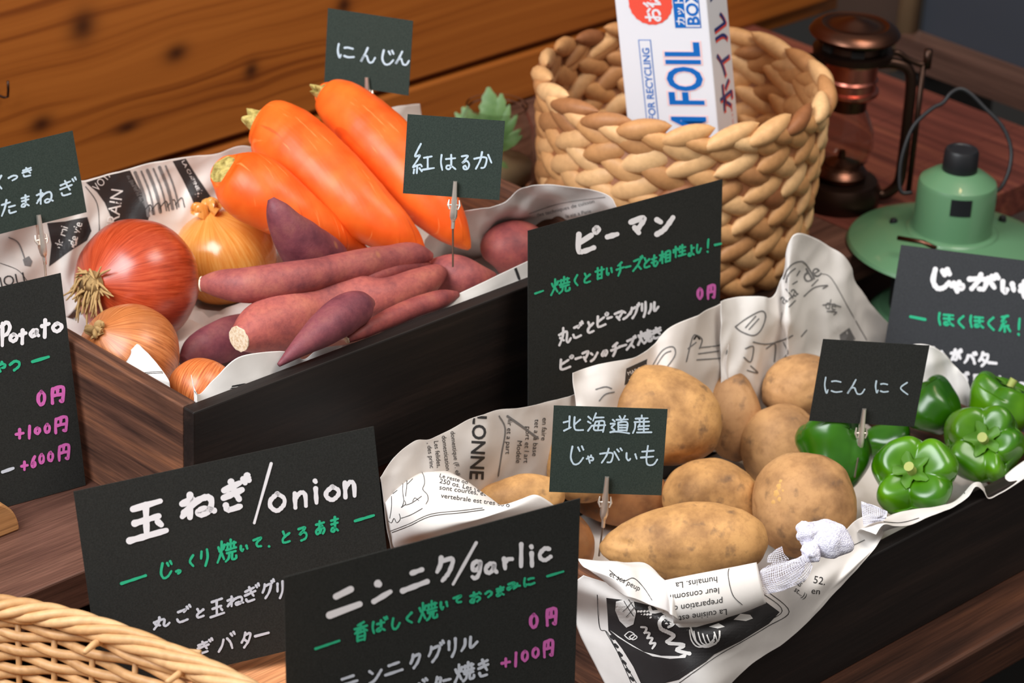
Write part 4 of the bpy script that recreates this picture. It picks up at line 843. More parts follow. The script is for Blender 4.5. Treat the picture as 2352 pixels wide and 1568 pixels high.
for st in [[(958, 1070), (972, 1090), (975, 1110), (971, 1124), (981, 1136), (983, 1148), (978, 1158)], [(925, 1072), (927, 1095), (925, 1125), (928, 1150), (924, 1165)], [(932, 1160), (945, 1156), (960, 1146), (968, 1140)], [(922, 1165), (932, 1158), (930, 1150)], [(948, 1152), (953, 1144), (962, 1150)], [(893, 1196), (900, 1200), (906, 1190), (912, 1200), (920, 1192), (918, 1180)], [(922, 1190), (945, 1182), (970, 1168)], [(894, 1130), (901, 1124)], [(903, 1134), (913, 1126)], [(900, 1140), (900, 1165), (896, 1190)], [(880, 1088), (890, 1084)], [(884, 1094), (893, 1088)], [(930, 1072), (935, 1100), (932, 1140)], [(938, 1086), (950, 1074)], [(936, 1112), (948, 1100)], [(920, 1060), (930, 1052), (944, 1056)], [(925, 1050), (934, 1044), (942, 1050)], [(905, 1072), (906, 1062)], [(912, 1070), (914, 1058)]]: P.line(st, 1.2)
P.done()
# --- front crate: back sheets with sketches
def backsheet(name, top, depth, label, seed, cr=.002, dy=(.0, .006, .014, .020, .03), mat=None, step=(0, .2, .5, .85, 1.3), H=None, y0=YB):
    rows = []
    for t, d in zip(step, dy): rows.append([Y(x+6*t, y+t*h, y0-d+.004*math.sin(i*1.9+t*2)) for i, (x, y, h) in enumerate(top)])
    return make_sheet(name, rows, label, mat, crumple=cr, seed=seed)
s8, b8 = backsheet('newspaper_sheet', [(1318, 856, 90), (1345, 845, 110), (1400, 832, 130), (1460, 818, 150), (1500, 790, 190), (1540, 750, 220), (1600, 724, 240), (1655, 700, 260), (1668, 688, 270)], 0, 'grey newspaper with faint sketches behind the largest potato', 8, .0016, mat=M_papg, dy=(-.0, .004, .010, .014, .02))
P = Prints(s8, b8)
P.poly([(1438, 846), (1486, 824), (1482, 862), (1434, 884)], M_panel); P.text('MARCHE', 1442, 862, 12, -22, M_paperink); P.line([(1444, 872), (1478, 856)], 2, M_paperink)
for st in [[(1492, 850), (1520, 806), (1545, 796), (1550, 815), (1530, 845)], [(1500, 852), (1524, 815), (1540, 806)], [(1576, 830), (1590, 775), (1600, 770), (1612, 780), (1606, 800)], [(1606, 798), (1655, 792), (1670, 780)], [(1604, 812), (1650, 806)], [(1600, 826), (1660, 822)], [(1580, 800), (1598, 786)], [(1368, 894), (1390, 888), (1404, 892)], [(1376, 920), (1390, 905), (1410, 900)]]: P.line(st, 2.8, M_inkg)
for st in [[(1594, 778), (1600, 771), (1606, 778)], [(1668, 790), (1670, 812)]]: P.line(st, 4, M_ink)
P.done()
s9, b9 = backsheet('newspaper_sheet', [(1650, 692, 190), (1690, 682, 200), (1740, 680, 200), (1778, 682, 220), (1795, 640, 260), (1806, 570, 300), (1830, 536, 330), (1866, 545, 330), (1905, 566, 320), (1940, 590, 310), (1960, 640, 270), (1990, 690, 240), (2030, 735, 220), (2062, 768, 200), (2066, 800, 180)], 0, 'tall white newspaper peak with drawings rising behind the potatoes toward the lanterns', 9, .0022, dy=(-.0, .004, .010, .014, .02))
P = Prints(s9, b9)
for st in [[(1800, 640), (1815, 610), (1840, 600), (1856, 614), (1870, 640)], [(1806, 648), (1812, 628), (1826, 616)], [(1830, 632), (1836, 622)], [(1848, 630), (1856, 622)], [(1820, 652), (1830, 646)], [(1864, 656), (1878, 642)], [(1846, 680), (1870, 660), (1900, 655), (1890, 662)], [(1806, 692), (1822, 678)], [(1812, 704), (1826, 690)], [(1688, 750), (1716, 730), (1748, 714), (1758, 726), (1748, 756), (1730, 770), (1704, 762), (1690, 752)], [(1712, 752), (1735, 726)], [(1720, 756), (1742, 732)], [(1730, 785), (1760, 790), (1800, 780), (1820, 770)], [(1712, 800), (1730, 796), (1724, 830), (1708, 820)], [(1760, 800), (1780, 790), (1778, 830)], [(1800, 786), (1810, 810), (1796, 826)], [(1716, 850), (1740, 856), (1724, 840)], [(1840, 772), (1852, 758)], [(1890, 700), (1910, 698), (1930, 704)], [(1900, 714), (1920, 716), (1915, 722)]]: P.line(st, 3, M_inkg)
P.line([(1886, 628), (1910, 640), (1950, 710), (1990, 780)], 1.6, M_inkg); P.poly([(1928, 768), (1950, 752), (1964, 778), (1950, 790), (1930, 786)], M_inkg); P.text('de', 1850, 652, 46, -30, M_inkg); P.text('a la', 1800, 700, 40, -36, M_inkg, .8); P.text('de', 1893, 708, 34, 10, M_inkg, .8); P.done()
_t = [(2060, 805), (2100, 790), (2138, 794), (2172, 816), (2196, 845), (2216, 880), (2238, 925)]
s10, b10 = make_sheet('newspaper_sheet', [[D(x+4*k, y+k*(55 if i < 5 else 30), 2.405+.008*k+.006*math.sin(i*2.1+k)) for i, (x, y) in enumerate(_t)] for k in range(4)], 'white newspaper fold between the garlic card and the far right sign', M_pap, crumple=.002, seed=10)
# --- front crate: front flap
YF = -.308
ff = [[(1332, 1277, .014), (1400, 1284, .014), (1490, 1288, .014), (1520, 1318, .010), (1545, 1330, .008)],
      [(1328, 1292, .012), (1410, 1318, .016), (1500, 1318, .018), (1535, 1345, .014), (1550, 1370, .006)],
      [(1345, 1318, .010), (1400, 1345, .010), (1450, 1375, .012), (1510, 1400, .012), (1540, 1420, .004)]]
R0 = [(1340, 1320, .004), (1400, 1340, .000), (1470, 1372, -.004), (1540, 1400, -.006), (1620, 1400, -.006), (1720, 1360, -.004), (1800, 1330, .0), (1862, 1285, .002), (1935, 1225, .002), (1975, 1190, .002), (2038, 1174, .004)]
R1 = [(1306, 1352, .008), (1380, 1368, .004), (1460, 1400, .000), (1540, 1430, -.002), (1630, 1425, -.003), (1730, 1385, -.002), (1810, 1350, .0), (1880, 1305, .0), (1950, 1245, .0), (1990, 1215, .0), (2036, 1182, .002)]
R2 = [(1312, 1400, .0), (1400, 1420, -.006), (1480, 1450, -.008), (1560, 1475, -.008), (1650, 1460, -.008), (1750, 1415, -.006), (1830, 1380, -.005), (1900, 1330, -.006), (1965, 1268, -.008), (2005, 1238, -.008), (2034, 1200, -.004)]
R3 = [(1340, 1470, -.016), (1430, 1500, -.018), (1510, 1520, -.02), (1590, 1530, -.02), (1690, 1495, -.02), (1780, 1450, -.018), (1850, 1410, -.016), (1905, 1352, -.016), (1960, 1300, -.016), (2000, 1262, -.014), (2028, 1214, -.010)]
R4 = [(1376, 1540, -.034), (1460, 1575, -.034), (1540, 1600, -.034), (1620, 1590, -.034), (1712, 1515, -.028), (1800, 1462, -.024), (1870, 1402, -.020), (1915, 1352, -.020), (1965, 1305, -.020), (2008, 1258, -.018), (2030, 1220, -.012)]
R5 = [(1412, 1610, -.05), (1500, 1650, -.05), (1570, 1660, -.05), (1640, 1618, -.042), (1718, 1530, -.032), (1806, 1470, -.027), (1876, 1404, -.022), (1920, 1356, -.021), (1968, 1307, -.021), (2010, 1258, -.018), (2032, 1221, -.012)]
def on_front(x, y, z):  # keep the hanging part just outside the crate's front and end faces
    p = Z(x, y, z); return p
def flapgrid(R):
    out = []
    for x, y, z in R:
        p = Z(x, y, z)
        out.append(p)
    return out
def clampout(x, y, lift):
    """point on the draped paper: just outside the near side or the left end of the crate"""
    a = Y(x, y, -.3085-lift); b = X(x, y, .2065-lift); t = Z(x, y, -.0165+lift)
    # on top of the rim if the ray meets the top plane inside the crate outline, otherwise on the face it meets
    if t.x > .2065 and t.y > -.3085: return t
    return a if (a-CAM).length > (b-CAM).length else b
def blend(R, w): return [clampout(x, y, w) for x, y, z in R]
g_ = [flapgrid(R0), [a.lerp(b, .5) for a, b in zip(flapgrid(R1), blend(R1, .004))], blend(R2, .003), blend(R3, .003), blend(R4, .003), blend(R5, .003)]
s11, b11 = make_sheet('newspaper_sheet', g_, 'large newspaper flap with a dark printed picture, hanging over the front of the potato crate', M_pap, crumple=.0008, seed=11, sub=10)
P = Prints(s11, b11)
P.poly([(1393, 1372), (1450, 1380), (1500, 1392), (1560, 1440), (1600, 1440), (1660, 1424), (1700, 1402), (1745, 1372), (1790, 1405), (1765, 1432), (1700, 1472), (1640, 1502), (1622, 1518), (1560, 1560), (1478, 1580), (1455, 1530), (1430, 1490), (1398, 1448), (1396, 1410)], M_panel, .0003)
P.poly([(1416, 1380), (1440, 1376), (1456, 1382), (1462, 1405), (1456, 1432), (1440, 1440), (1424, 1424), (1414, 1400)], M_paperink, .0006)
for a, b in [((1434, 1380), (1456, 1412)), ((1444, 1378), (1460, 1398)), ((1452, 1384), (1432, 1402)), ((1458, 1394), (1440, 1414))]: P.line([a, b], 1.3, M_ink, .0009)
P.poly([(1402, 1446), (1440, 1472), (1480, 1496), (1520, 1505), (1560, 1506), (1580, 1498), (1575, 1510), (1540, 1512), (1500, 1506), (1455, 1484), (1420, 1462)], M_paperink, .0006)
P.line([(1492, 1396), (1498, 1406), (1520, 1404)], 7, M_paperink, .0006)
P.line([(1524, 1418), (1516, 1428), (1520, 1442), (1536, 1450), (1548, 1458), (1534, 1472)], 9, M_paperink, .0007); P.line([(1530, 1420), (1548, 1430), (1536, 1438)], 6, M_paperink, .0007)
P.line([(1538, 1476), (1572, 1480), (1556, 1492), (1584, 1500)], 9, M_paperink, .0007)
for c_ in [(1448, 1458, 12, 9), (1456, 1462, 9, 6)]: P.line([(c_[0]-c_[2], c_[1]), (c_[0], c_[1]-c_[3]), (c_[0]+c_[2], c_[1]), (c_[0], c_[1]+c_[3]), (c_[0]-c_[2], c_[1])], 2.5, M_paperink, .0007)
for k in range(4): P.line([(1474+k*7, 1438+k*13), (1486+k*7, 1440+k*12), (1482+k*6, 1452+k*12)], 5, M_paperink, .0007)
for k in range(5): P.line([(1584+k*10, 1446+k*3), (1590+k*11, 1470+k*2), (1606+k*10, 1484-k*3), (1640, 1476-k*6)], 3.0, M_paperink, .0007)
P.line([(1586, 1440), (1600, 1472), (1622, 1484), (1648, 1470), (1652, 1450)], 4, M_paperink, .0007)
P.poly([(1628, 1440), (1650, 1432), (1664, 1440), (1648, 1444)], M_paperink, .0006); P.poly([(1684, 1424), (1700, 1410), (1722, 1412), (1728, 1420), (1712, 1426)], M_paperink, .0006)
P.line([(1372, 1365), (1378, 1440), (1396, 1452), (1425, 1510), (1456, 1580)], 1.5); P.line([(1392, 1450), (1420, 1498), (1470, 1580)], 1.5); P.line([(1765, 1360), (1812, 1404), (1762, 1438), (1700, 1475), (1640, 1510), (1560, 1568)], 1.5); P.line([(1750, 1362), (1796, 1402), (1740, 1436), (1640, 1496), (1530, 1564)], 1.5)
for k in range(7): P.line([(1404+k*9, 1460+k*19), (1410+k*9, 1466+k*19)], 6, M_ink)
for k in range(6): P.line([(1640+k*24, 1492-k*14), (1650+k*24, 1486-k*14)], 4, M_ink)
P.text('52.', 1866, 1338, 24, 10, M_ink); P.text('en', 1862, 1362, 20, 6, M_ink, 1.1); P.text('st...))', 1822, 1356, 18, 36, M_ink, .9); P.text('brai', 1836, 1348, 16, -50, M_ink); P.line([(1955, 1254), (1985, 1240)], 1.5); P.line([(1950, 1268), (1956, 1262)], 1.5); P.done()
# curled fold with the upside down recipe text
def rollpts(x, y, w):
    pass
cur = [[(1325, 1283), (1400, 1290), (1470, 1290), (1505, 1305), (1540, 1336), (1556, 1330)],
       [(1340, 1300), (1405, 1316), (1470, 1308), (1518, 1325), (1542, 1350), (1560, 1352)],
       [(1370, 1322), (1425, 1340), (1478, 1350), (1525, 1362), (1542, 1378), (1562, 1384)],
       [(1400, 1345), (1440, 1368), (1490, 1388), (1530, 1402), (1542, 1412), (1560, 1422)]]
g_ = [[Z(x, y, .012+.006*math.sin(i*1.3)+.004*math.sin(j*2.1)) for j, (x, y) in enumerate(r)] for i, r in enumerate(cur)]
s12, b12 = make_sheet('newspaper_fold', g_, 'crumpled newspaper fold at the left of the curled recipe page', M_pap, crumple=.0012, seed=12)
P = Prints(s12, b12); P.text('et ses peup', 1398, 1322, 17, 27, M_ink); P.line([(1400, 1310), (1430, 1334), (1455, 1328), (1480, 1352), (1498, 1378)], 1.4); P.done()
A0, A1, B0, B1 = (1532, 1326), (1535, 1418), (1715, 1288), (1775, 1345)
g_ = []
K = 10
for i in range(6):
    u = i/5; top = Vector((1535+u*(1745-1535), 1332+u*(1290-1332), 0)); bot_ = Vector((1538+u*(1752-1538), 1432+u*(1385-1432)-14*sin(u*pi)*-1, 0)); row = []
    rr = .0165-.003*u; 
    for j in range(K+1):
        a = pi*(-.15+1.30*j/K); mid = (top+bot_)/2; hh = (bot_-top)
        c0 = Z(mid.x, mid.y, .010); ax = (Z(1752, 1335, .010)-Z(1538, 1382, .010)).normalized(); q = ray(mid.x, mid.y).normalized(); sd = ax.cross(q).normalized(); 
        if sd.dot(U_) < 0: sd = -sd
        hr = hh.length/2*dep(c0)/F
        row.append(c0 + sd*(cos(a)*hr) - q*(sin(a)*hr*.9))
    g_.append(row)
s13, b13 = make_sheet('newspaper_roll', g_, 'curled newspaper page with upside-down recipe text in front of the long potato', M_pap, crumple=.0002, seed=13, sub=5)
P = Prints(s13, b13)
for t, x, y in [('La cuisine est', 1670, 1397), ('preparation d', 1660, 1374), ('leur consomm', 1652, 1349), ('humains. La', 1648, 1324)]: P.text(t, x, y, 20, 171.5, M_ink, 1.04, .1)
P.line([(1678, 1298), (1672, 1320), (1682, 1365), (1704, 1388)], 1.5); P.done()
# --- front rim strip by the peppers
top = [(1972, 1214), (2010, 1196), (2050, 1178), (2090, 1168), (2140, 1162), (2180, 1154), (2205, 1138), (2232, 1110), (2250, 1106), (2262, 1120), (2290, 1106), (2330, 1070), (2380, 1040)]
bot = [(2012, 1228), (2030, 1206), (2056, 1208), (2090, 1206), (2140, 1185), (2185, 1168), (2222, 1142), (2240, 1118), (2256, 1126), (2270, 1146), (2300, 1132), (2345, 1104), (2400, 1066)]
rows = [[Y(x-10, y+40, -.285) for x, y in top], [Y(x, y+4, -.292) for x, y in top], [Y((x+a)/2, (y+b)/2, -.300) for (x, y), (a, b) in zip(top, bot)], [Y(x, y, -.306) for x, y in bot]]
s14, b14 = make_sheet('newspaper_lining', rows, 'narrow newspaper edge curling along the front rim below the green peppers', M_pap, crumple=.0006, seed=14)
P = Prints(s14, b14); P.line([(2030, 1199), (2070, 1200), (2110, 1190)], 1.4); P.poly([(2205, 1135), (2215, 1120), (2212, 1130), (2218, 1132), (2208, 1140)], M_ink, cut=5); P.poly([(2256, 1118), (2270, 1112), (2262, 1122)], M_ink, cut=5); P.done()

# inner lining of crumpled paper that carries the vegetables
def lining(name, C, vegs, label, mat, floorz):
    x0, x1, y0, y1, z0, z1 = C; t = .0135; bvs = []
    dg = bpy.context.evaluated_depsgraph_get()
    V = []; FS = []
    for o in vegs:
        M = WM[o.name]; b = len(V); V += [M @ v.co for v in o.data.vertices]; FS += [tuple(i+b for i in p.vertices) for p in o.data.polygons]
    bv = BVHTree.FromPolygons(V, FS); nx = int((x1-x0-2*t)/.008); ny = int((y1-y0-2*t)/.008); H = []
    for i in range(nx+1):
        H.append([])
        for j in range(ny+1):
            x = x0+t+(x1-x0-2*t)*i/nx; y = y0+t+(y1-y0-2*t)*j/ny; h = bv.ray_cast(Vector((x, y, z0)), Vector((0, 0, 1)))
            H[-1].append(h[0].z if h[0] is not None else None)
    G_ = [[0]*(ny+1) for _ in range(nx+1)]
    for i in range(nx+1):
        for j in range(ny+1):
            best = z1-.048
            for a in range(max(0, i-1), min(nx, i+1)+1):
                for b in range(max(0, j-1), min(ny, j+1)+1):
                    if H[a][b] is not None: best = min(best, H[a][b]-.001)
            x = x0+t+(x1-x0-2*t)*i/nx; y = y0+t+(y1-y0-2*t)*j/ny
            e = abs(noise.noise(Vector((x*30, y*30, z0))))*.02 if H[i][j] is None else 0
            G_[i][j] = Vector((x, y, max(floorz+.0075, best-e)))
    vs = [p for r in G_ for p in r]; fs = [(i*(ny+1)+j, (i+1)*(ny+1)+j, (i+1)*(ny+1)+j+1, i*(ny+1)+j+1) for i in range(nx) for j in range(ny)]
    o = mk(name, vs, fs, mat); tag(o, label, 'newspaper'); return o
crate1 = [o for o in VEG if o.location.y > 0]; crate2 = [o for o in VEG if o.location.y <= 0]
lining('crumpled_newspaper', C1, crate1, 'crumpled newspaper padding under the onions, sweet potatoes and carrots', M_papg, 0)
lining('crumpled_newspaper', C2, crate2, 'crumpled newspaper padding under the potatoes and peppers', M_papg, -.112)

# ------------------------------------------------------------ braided basket with foil box
def straw_mat(name, lo, mid, hi, rough=.55):
    t = NT(name); at = t.n('ShaderNodeAttribute'); at.attribute_name = 'tone'; v = t.coord(); a = t.noise(v, 160, 4, .6)
    c = t.ramp(at.outputs['Fac'], [(0, lo), (.5, mid), (1, hi)]); c = t.mix(.5, c, t.ramp(a, [(.3, (.7, .66, .62, 1)), (.65, (1.08, 1.08, 1.08, 1))]), 'MULTIPLY')
    t.bump(a, .35, .0006); return t.out(c, rough, 0, .4)
M_rush = straw_mat('water_hyacinth', rgb(146, 92, 56), rgb(208, 154, 100), rgb(230, 186, 134))
BC = Z(1572, 186, .158); BC.z = 0; RT = .123; RB = .112; BH = .158
def tone(o, vals):
    a = o.data.attributes.new('tone', 'FLOAT', 'POINT'); a.data.foreach_set('value', vals)
def lumps(rows, name, parent, rf, seed):
    rnd = random.Random(seed); vs = []; fs = []; tn = []
    for (z, dirn, N, ph, ln, hh, th, tilt) in rows:
        for k in range(N):
            a = 2*pi*(k+ph)/N + rnd.uniform(-.02, .02); R = rf(z); t_ = Vector((-sin(a), cos(a), 0)); n_ = Vector((cos(a), sin(a), 0)); up = Vector((0, 0, 1))
            c = n_*R + up*(z+rnd.uniform(-.0008, .0008)); ti = dirn*tilt + rnd.uniform(-.08, .08)
            e1 = t_*cos(ti) + up*sin(ti); e2 = -t_*sin(ti) + up*cos(ti); L = ln*rnd.uniform(.92, 1.1); H = hh*rnd.uniform(.9, 1.12); T = th*rnd.uniform(.9, 1.1)
            nu, nv = 10, 9; b = len(vs); tv = min(1, max(0, rnd.gauss(.55, .25))); sk = rnd.uniform(-.1, .1)
            for i in range(nv+1):
                u = -1+2*i/nv; w = (1-abs(u)**1.9)**.72 if abs(u) < 1 else 0; off = n_*(-.35*T*u*1.0*1)  # one end dives under its neighbour
                curv = -n_*((L*u/2)**2/(2*R))
                for j in range(nu):
                    p = 2*pi*j/nu
                    vs.append(BC + c + e1*(L*u/2) + e2*(sin(p)*H/2*w + sk*H*u*u) + n_*(cos(p)*T/2*w) + off*.8 + curv); tn.append(tv)
            for i in range(nv):
                for j in range(nu): fs.append((b+i*nu+j, b+i*nu+(j+1) % nu, b+(i+1)*nu+(j+1) % nu, b+(i+1)*nu+j))
    o = mk(name, vs, fs, M_rush, parent); tone(o, tn); return o
bk = empty('braided_basket', BC); tag(bk, 'round braided straw basket behind the pepper sign, holding the foil box', 'basket')
rfun = lambda z: RB+(RT-RB)*z/BH
rows = []; nrow = 11; step = (BH-.012)/nrow
for i in range(nrow): rows.append((.008+step*(i+.3), 1 if i % 2 else -1, 20, .5*(i % 2)+.13*i, .052, .0205, .0130, .40))
lumps(rows, 'woven_wall', bk, rfun, 3)
lumps([(BH+.000, 1, 21, 0, .052, .0170, .016, .27), (BH-.008, -1, 21, .5, .050, .0165, .015, .30)], 'braided_rim', bk, rfun, 5)
q = MB(); q.lathe([(RB-.002, .001), (RB+.001, .004), (RT+.0005, BH-.008), (RT-.001, BH-.008), (RB-.002, .010), (.001, .010)], 48, Matrix.Translation(BC), caps=False)
o = q.build('gap_shade_backing', M_rush, bk, None, True, 0); tone(o, [.0]*len(o.data.vertices))  # added backing; darkest tone paints shade into the gaps between braids
# foil box
ebx = empty('foil_box', D(1650, 300, 2.50)); tag(ebx, 'white foil wrap carton lettered FOIL standing in the braided basket', 'box')
Rh = Vector((cos(YAW), -sin(YAW), 0)); Wh = Vector((sin(YAW), cos(YAW), 0)); yw = radians(17)
e3 = (Vector((0, 0, 1)) - Rh*.165 + Wh*.02).normalized(); e1 = Rh*cos(yw) - Wh*sin(yw); e1 = (e1 - e3*e1.dot(e3)).normalized(); e2 = e1.cross(e3); 
if e2.dot(Wh) < 0: e2 = -e2
Bo = D(1650, 300, 2.465); bw, bd, bh0, bh1 = .0795, .060, -.085, .20
def BP(a, b, c): return Bo + e1*(a-bw) + e3*b + e2*c   # a across front, b up, c depth
m = MB(); m.add([BP(a, b, c) for a in (0, bw) for b in (bh0, bh1) for c in (0, bd)], [(0, 1, 3, 2), (4, 6, 7, 5), (0, 4, 5, 1), (2, 3, 7, 6), (0, 2, 6, 4), (1, 5, 7, 3)])
M_box = plain('white_carton', rgb(232, 233, 240), .35, 0, .5); M_blue = plain('box_blue_print', rgb(0, 104, 190), .4); M_navy = plain('box_navy_print', rgb(36, 56, 120), .4); M_pink = plain('box_pink_print', rgb(252, 206, 206), .4); M_redp = plain('box_red_print', rgb(240, 84, 66), .4); M_foilblue = plain('box_blue_side', rgb(120, 130, 200), .35)
ob = m.build('carton', M_box, ebx, None, False, None); bevel(ob, .0015)
def boxtext(s, a0, b0, size, mat, face='f', rot=90, sx=1, bold=0, off=.0003, name='lettering', shear=0):
    vs, fs = text2d(s, bold); r = radians(rot); out = []
    for u, v in vs:
        u2, v2 = (u*sx+shear*v)*size, v*size; x = u2*cos(r)-v2*sin(r); y = u2*sin(r)+v2*cos(r)
        out.append(BP(a0+x, b0+y, -off) if face == 'f' else BP(bw+off, b0+y, a0+x))
    return mk(name, out, fs, mat, ebx, None, False)
# front: large FOIL reading upward
boxtext('M FOIL', .0690, -.008, .0425, M_pink, bold=.060, off=.0003, sx=.66, name='letter_outline'); boxtext('M FOIL', .0690, -.008, .0425, M_box, bold=.035, off=.0004, sx=.66, name='letter_outline'); boxtext('M FOIL', .0690, -.008, .0425, M_blue, bold=.022, off=.0006, sx=.66, name='lettering')
def frect(a0, a1, b0, b1, mat, off, name, face='f'):
    return mk(name, [BP(a, b, -off) if face == 'f' else BP(bw+off, b, a) for a, b in ((a0, b0), (a1, b0), (a1, b1), (a0, b1))], [(0, 1, 2, 3)], mat, ebx, None, False)
frect(.0172, .0282, -.05, .0810, M_blue, .0003, 'text_frame'); frect(.0180, .0274, -.049, .0803, M_box, .0004, 'text_frame')
boxtext('SUITABLE FOR RECYCLING', .0260, -.030, .0088, M_blue, bold=.02, off=.0006, sx=.98)
q = MB(); n = 40; c_ = BP(.0310, .1130, -.0004); q.add([c_]+[c_+(e1*cos(2*pi*k/n)+e3*sin(2*pi*k/n))*.0185*(1+.03*(k % 2)) for k in range(n)], [(0, k+1, (k+1) % n+1) for k in range(n)]); q.build('red_roundel', M_redp, ebx, None, False, None)
boxtext('お徳用', .0385, .0960, .0160, M_box, bold=.03, off=.0007, sx=.85)
frect(.0505, .0730, .0915, .150, M_blue, .0003, 'blue_label'); frect(.0600, .0722, .0925, .150, M_box, .0004, 'blue_label')
boxtext('BOX', .0716, .0935, .0145, M_blue, bold=.03, off=.0006, sx=1.0); boxtext('カットしやすい', .0590, .0935, .0085, M_box, bold=.02, off=.0006)
# side: navy katakana with red shadow
boxtext('ホイル', .0500, .000, .044, M_redp, face='s', bold=.03, off=.0003, sx=.68, shear=.15); boxtext('ホイル', .0475, .002, .044, M_navy, face='s', bold=.01, off=.0005, sx=.68, shear=.15)
frect(.010, .032, .110, .16, M_navy, .0003, 'blue_label', 's'); boxtext('25cm x 8m', .046, -.02, .006, M_redp, face='s')
mk('side_stripe', [BP(-.0004, b, c) for b, c in ((bh0+.02, .008), (bh0+.02, .046), (bh1-.09, .046), (bh1-.09, .008))], [(0, 1, 2, 3)], M_foilblue, ebx, None, False)

# ------------------------------------------------------------ copper lantern
M_cop = plain('aged_copper', rgb(104, 70, 56), .3, 1.0); M_cop2 = plain('bright_copper', rgb(214, 130, 112), .3, 1.0); M_brz = plain('dark_bronze', rgb(64, 46, 38), .38, .9)
M_glass = NT('lantern_glass'); M_glass = M_glass.out(rgb(232, 226, 220), .03, 0, .5, Transmission_Weight=1.0, IOR=1.2)
LB = Z(1922, 462, 0); LB.z = 0; T = Matrix.Translation(LB); lt = empty('oil_lantern', LB); tag(lt, 'tall old copper oil lantern with glass chimney behind the braided basket', 'lantern')
LH = 0
for _ in range(20):  # height so that the cap reaches its place
    LH += .013
    if proj(LB+Vector((0, 0, LH)))[1] < 38: break
S_ = LH/.25; r0 = 100*dep(LB+Vector((0, 0, LH)))/F
def lp(name, prof, mat, **k): m = MB(); m.lathe([(r*r0, z*S_) for r, z in prof], 48, T, **k); return m.build(name, mat, lt, None, True, 35)
lp('top_cap', [(.9, .222), (1.02, .2245), (1.06, .228), (1.0, .233), (.9, .237), (.78, .239), (.70, .237), (.5, .238), (.3, .243), (.12, .246), (.01, .2465)], M_cop)
lp('vent_ring', [(.80, .196), (.92, .198), (.94, .206), (.74, .209), (.72, .216), (.9, .222), (.96, .223), (.5, .224)], M_brz)
m = MB()
for k in range(6):
    a = 2*pi*k/6+.3; m.box((-.008*S_, -.001, -.004*S_), (.008*S_, .002, .004*S_), T @ Matrix.Rotation(a, 4, 'Z') @ Matrix.Translation((0, r0*.735, .2125*S_)))
m.build('vent_slot', M_dark, lt, None, False, None)
lp('copper_chimney', [(.62, .146), (.70, .150), (.70, .154), (.62, .156), (.62, .166), (.66, .168), (.62, .171), (.62, .190), (.74, .192), (.76, .197), (.5, .199)], M_cop2)
lp('collar', [(.3, .126), (.46, .128), (.46, .146), (.58, .147), (.58, .150), (.3, .152)], M_cop)
lp('glass_globe', [(.44, .052), (.62, .060), (.72, .078), (.70, .098), (.56, .116), (.46, .128), (.43, .127), (.53, .115), (.67, .097), (.69, .078), (.60, .062), (.42, .054)], M_glass, caps=False)
lp('burner', [(.3, .034), (.62, .036), (.66, .042), (.55, .050), (.3, .056), (.1, .060), (.08, .070), (.01, .070)], M_cop)
lp('fuel_tank', [(.96, .0), (1.0, .004), (1.0, .022), (.9, .032), (.4, .036), (.01, .036)], M_brz)
for sgn in (1, -1):
    ax = (Rh*1.0).normalized()*sgn; m = MB()
    pts = [LB+ax*(r0*a)+Vector((0, 0, z*S_)) for a, z in ((.62, .188), (.95, .190), (1.30, .184), (1.42, .165), (1.44, .12), (1.44, .06), (1.40, .03), (1.15, .014), (.98, .012))]
    m.tube(spline(pts, 6), r0*.13, 10, True); m.build('side_tube', M_brz, lt, None, True, 0)
m = MB(); pts = [LB+Rh*(r0*a)+Vector((0, 0, z*S_)) for a, z in ((.7, .198), (1.0, .204), (1.3, .196), (1.62, .190), (1.78, .196))]; m.tube(spline(pts, 5), r0*.07, 8)
m.tube([LB+Rh*(r0*1.74)+Vector((0, 0, z*S_)) for z in (.186, .21)], r0*.10, 10); m.tube([LB+Rh*(r0*1.66)+Vector((0, 0, z*S_)) for z in (.02, .19)], r0*.07, 8)
m.build('bail_handle', M_brz, lt, None, True, 0)

# ------------------------------------------------------------ green camping lantern
M_green = plain('sage_enamel', rgb(92, 134, 98), .38, 0, .5, Coat_Weight=.3)
GC = Z(2184, 548, .010); rb = 238*dep(GC)/F; gl = empty('green_lantern', Vector((GC.x, GC.y, -.112))); tag(gl, 'sage green metal camping lantern with black cap and wire handle', 'lantern'); T = Matrix.Translation(GC)
def gp(name, prof, mat, M=None): m = MB(); m.lathe([(r*rb, z*rb) for r, z in prof], 64, M or T); return m.build(name, mat, gl, None, True, 30)
gp('shade', [(.99, -.09), (1.0, -.08), (.98, -.05), (.80, .015), (.55, .07), (.45, .085), (.44, .10), (.42, .11), (.385, .112), (.38, .15), (.38, .57), (.365, .61), (.27, .68), (.19, .72), (.15, .73), (.01, .73)], M_green)
gp('cap', [(.165, .70), (.170, .71), (.165, .91), (.150, .94), (.12, .945), (.11, .935), (.01, .935)], M_black)
gp('glass_body', [(.50, -.09), (.52, -.3), (.52, -.75), (.50, -.80), (.01, -.80)], M_dark)
base_z = (-.112-GC.z)/rb
gp('base', [(.66, base_z+.0), (.70, base_z+.03), (.70, -.80), (.62, -.74), (.01, -.74)] if base_z < -.83 else [(.66, base_z), (.70, base_z+.03), (.68, base_z+.2), (.01, base_z+.2)], M_green)
m = MB()
for k, (a, r) in enumerate([(195, .74), (262, .70), (330, .72), (40, .72), (130, .72)]):
    pass
pins = [(2052, 512), (2213, 560), (2302, 506)]
for px, py in pins:
    p = Z(px, py, GC.z+.055*rb); m = MB(); m.lathe([(.003, -.004), (.0038, .001), (.0030, .004), (.001, .005)], 16, Matrix.Translation(p)); m.build('rivet', M_black, gl, None, True, 40)
q = [Y(x, y, 0) for x, y in ()]
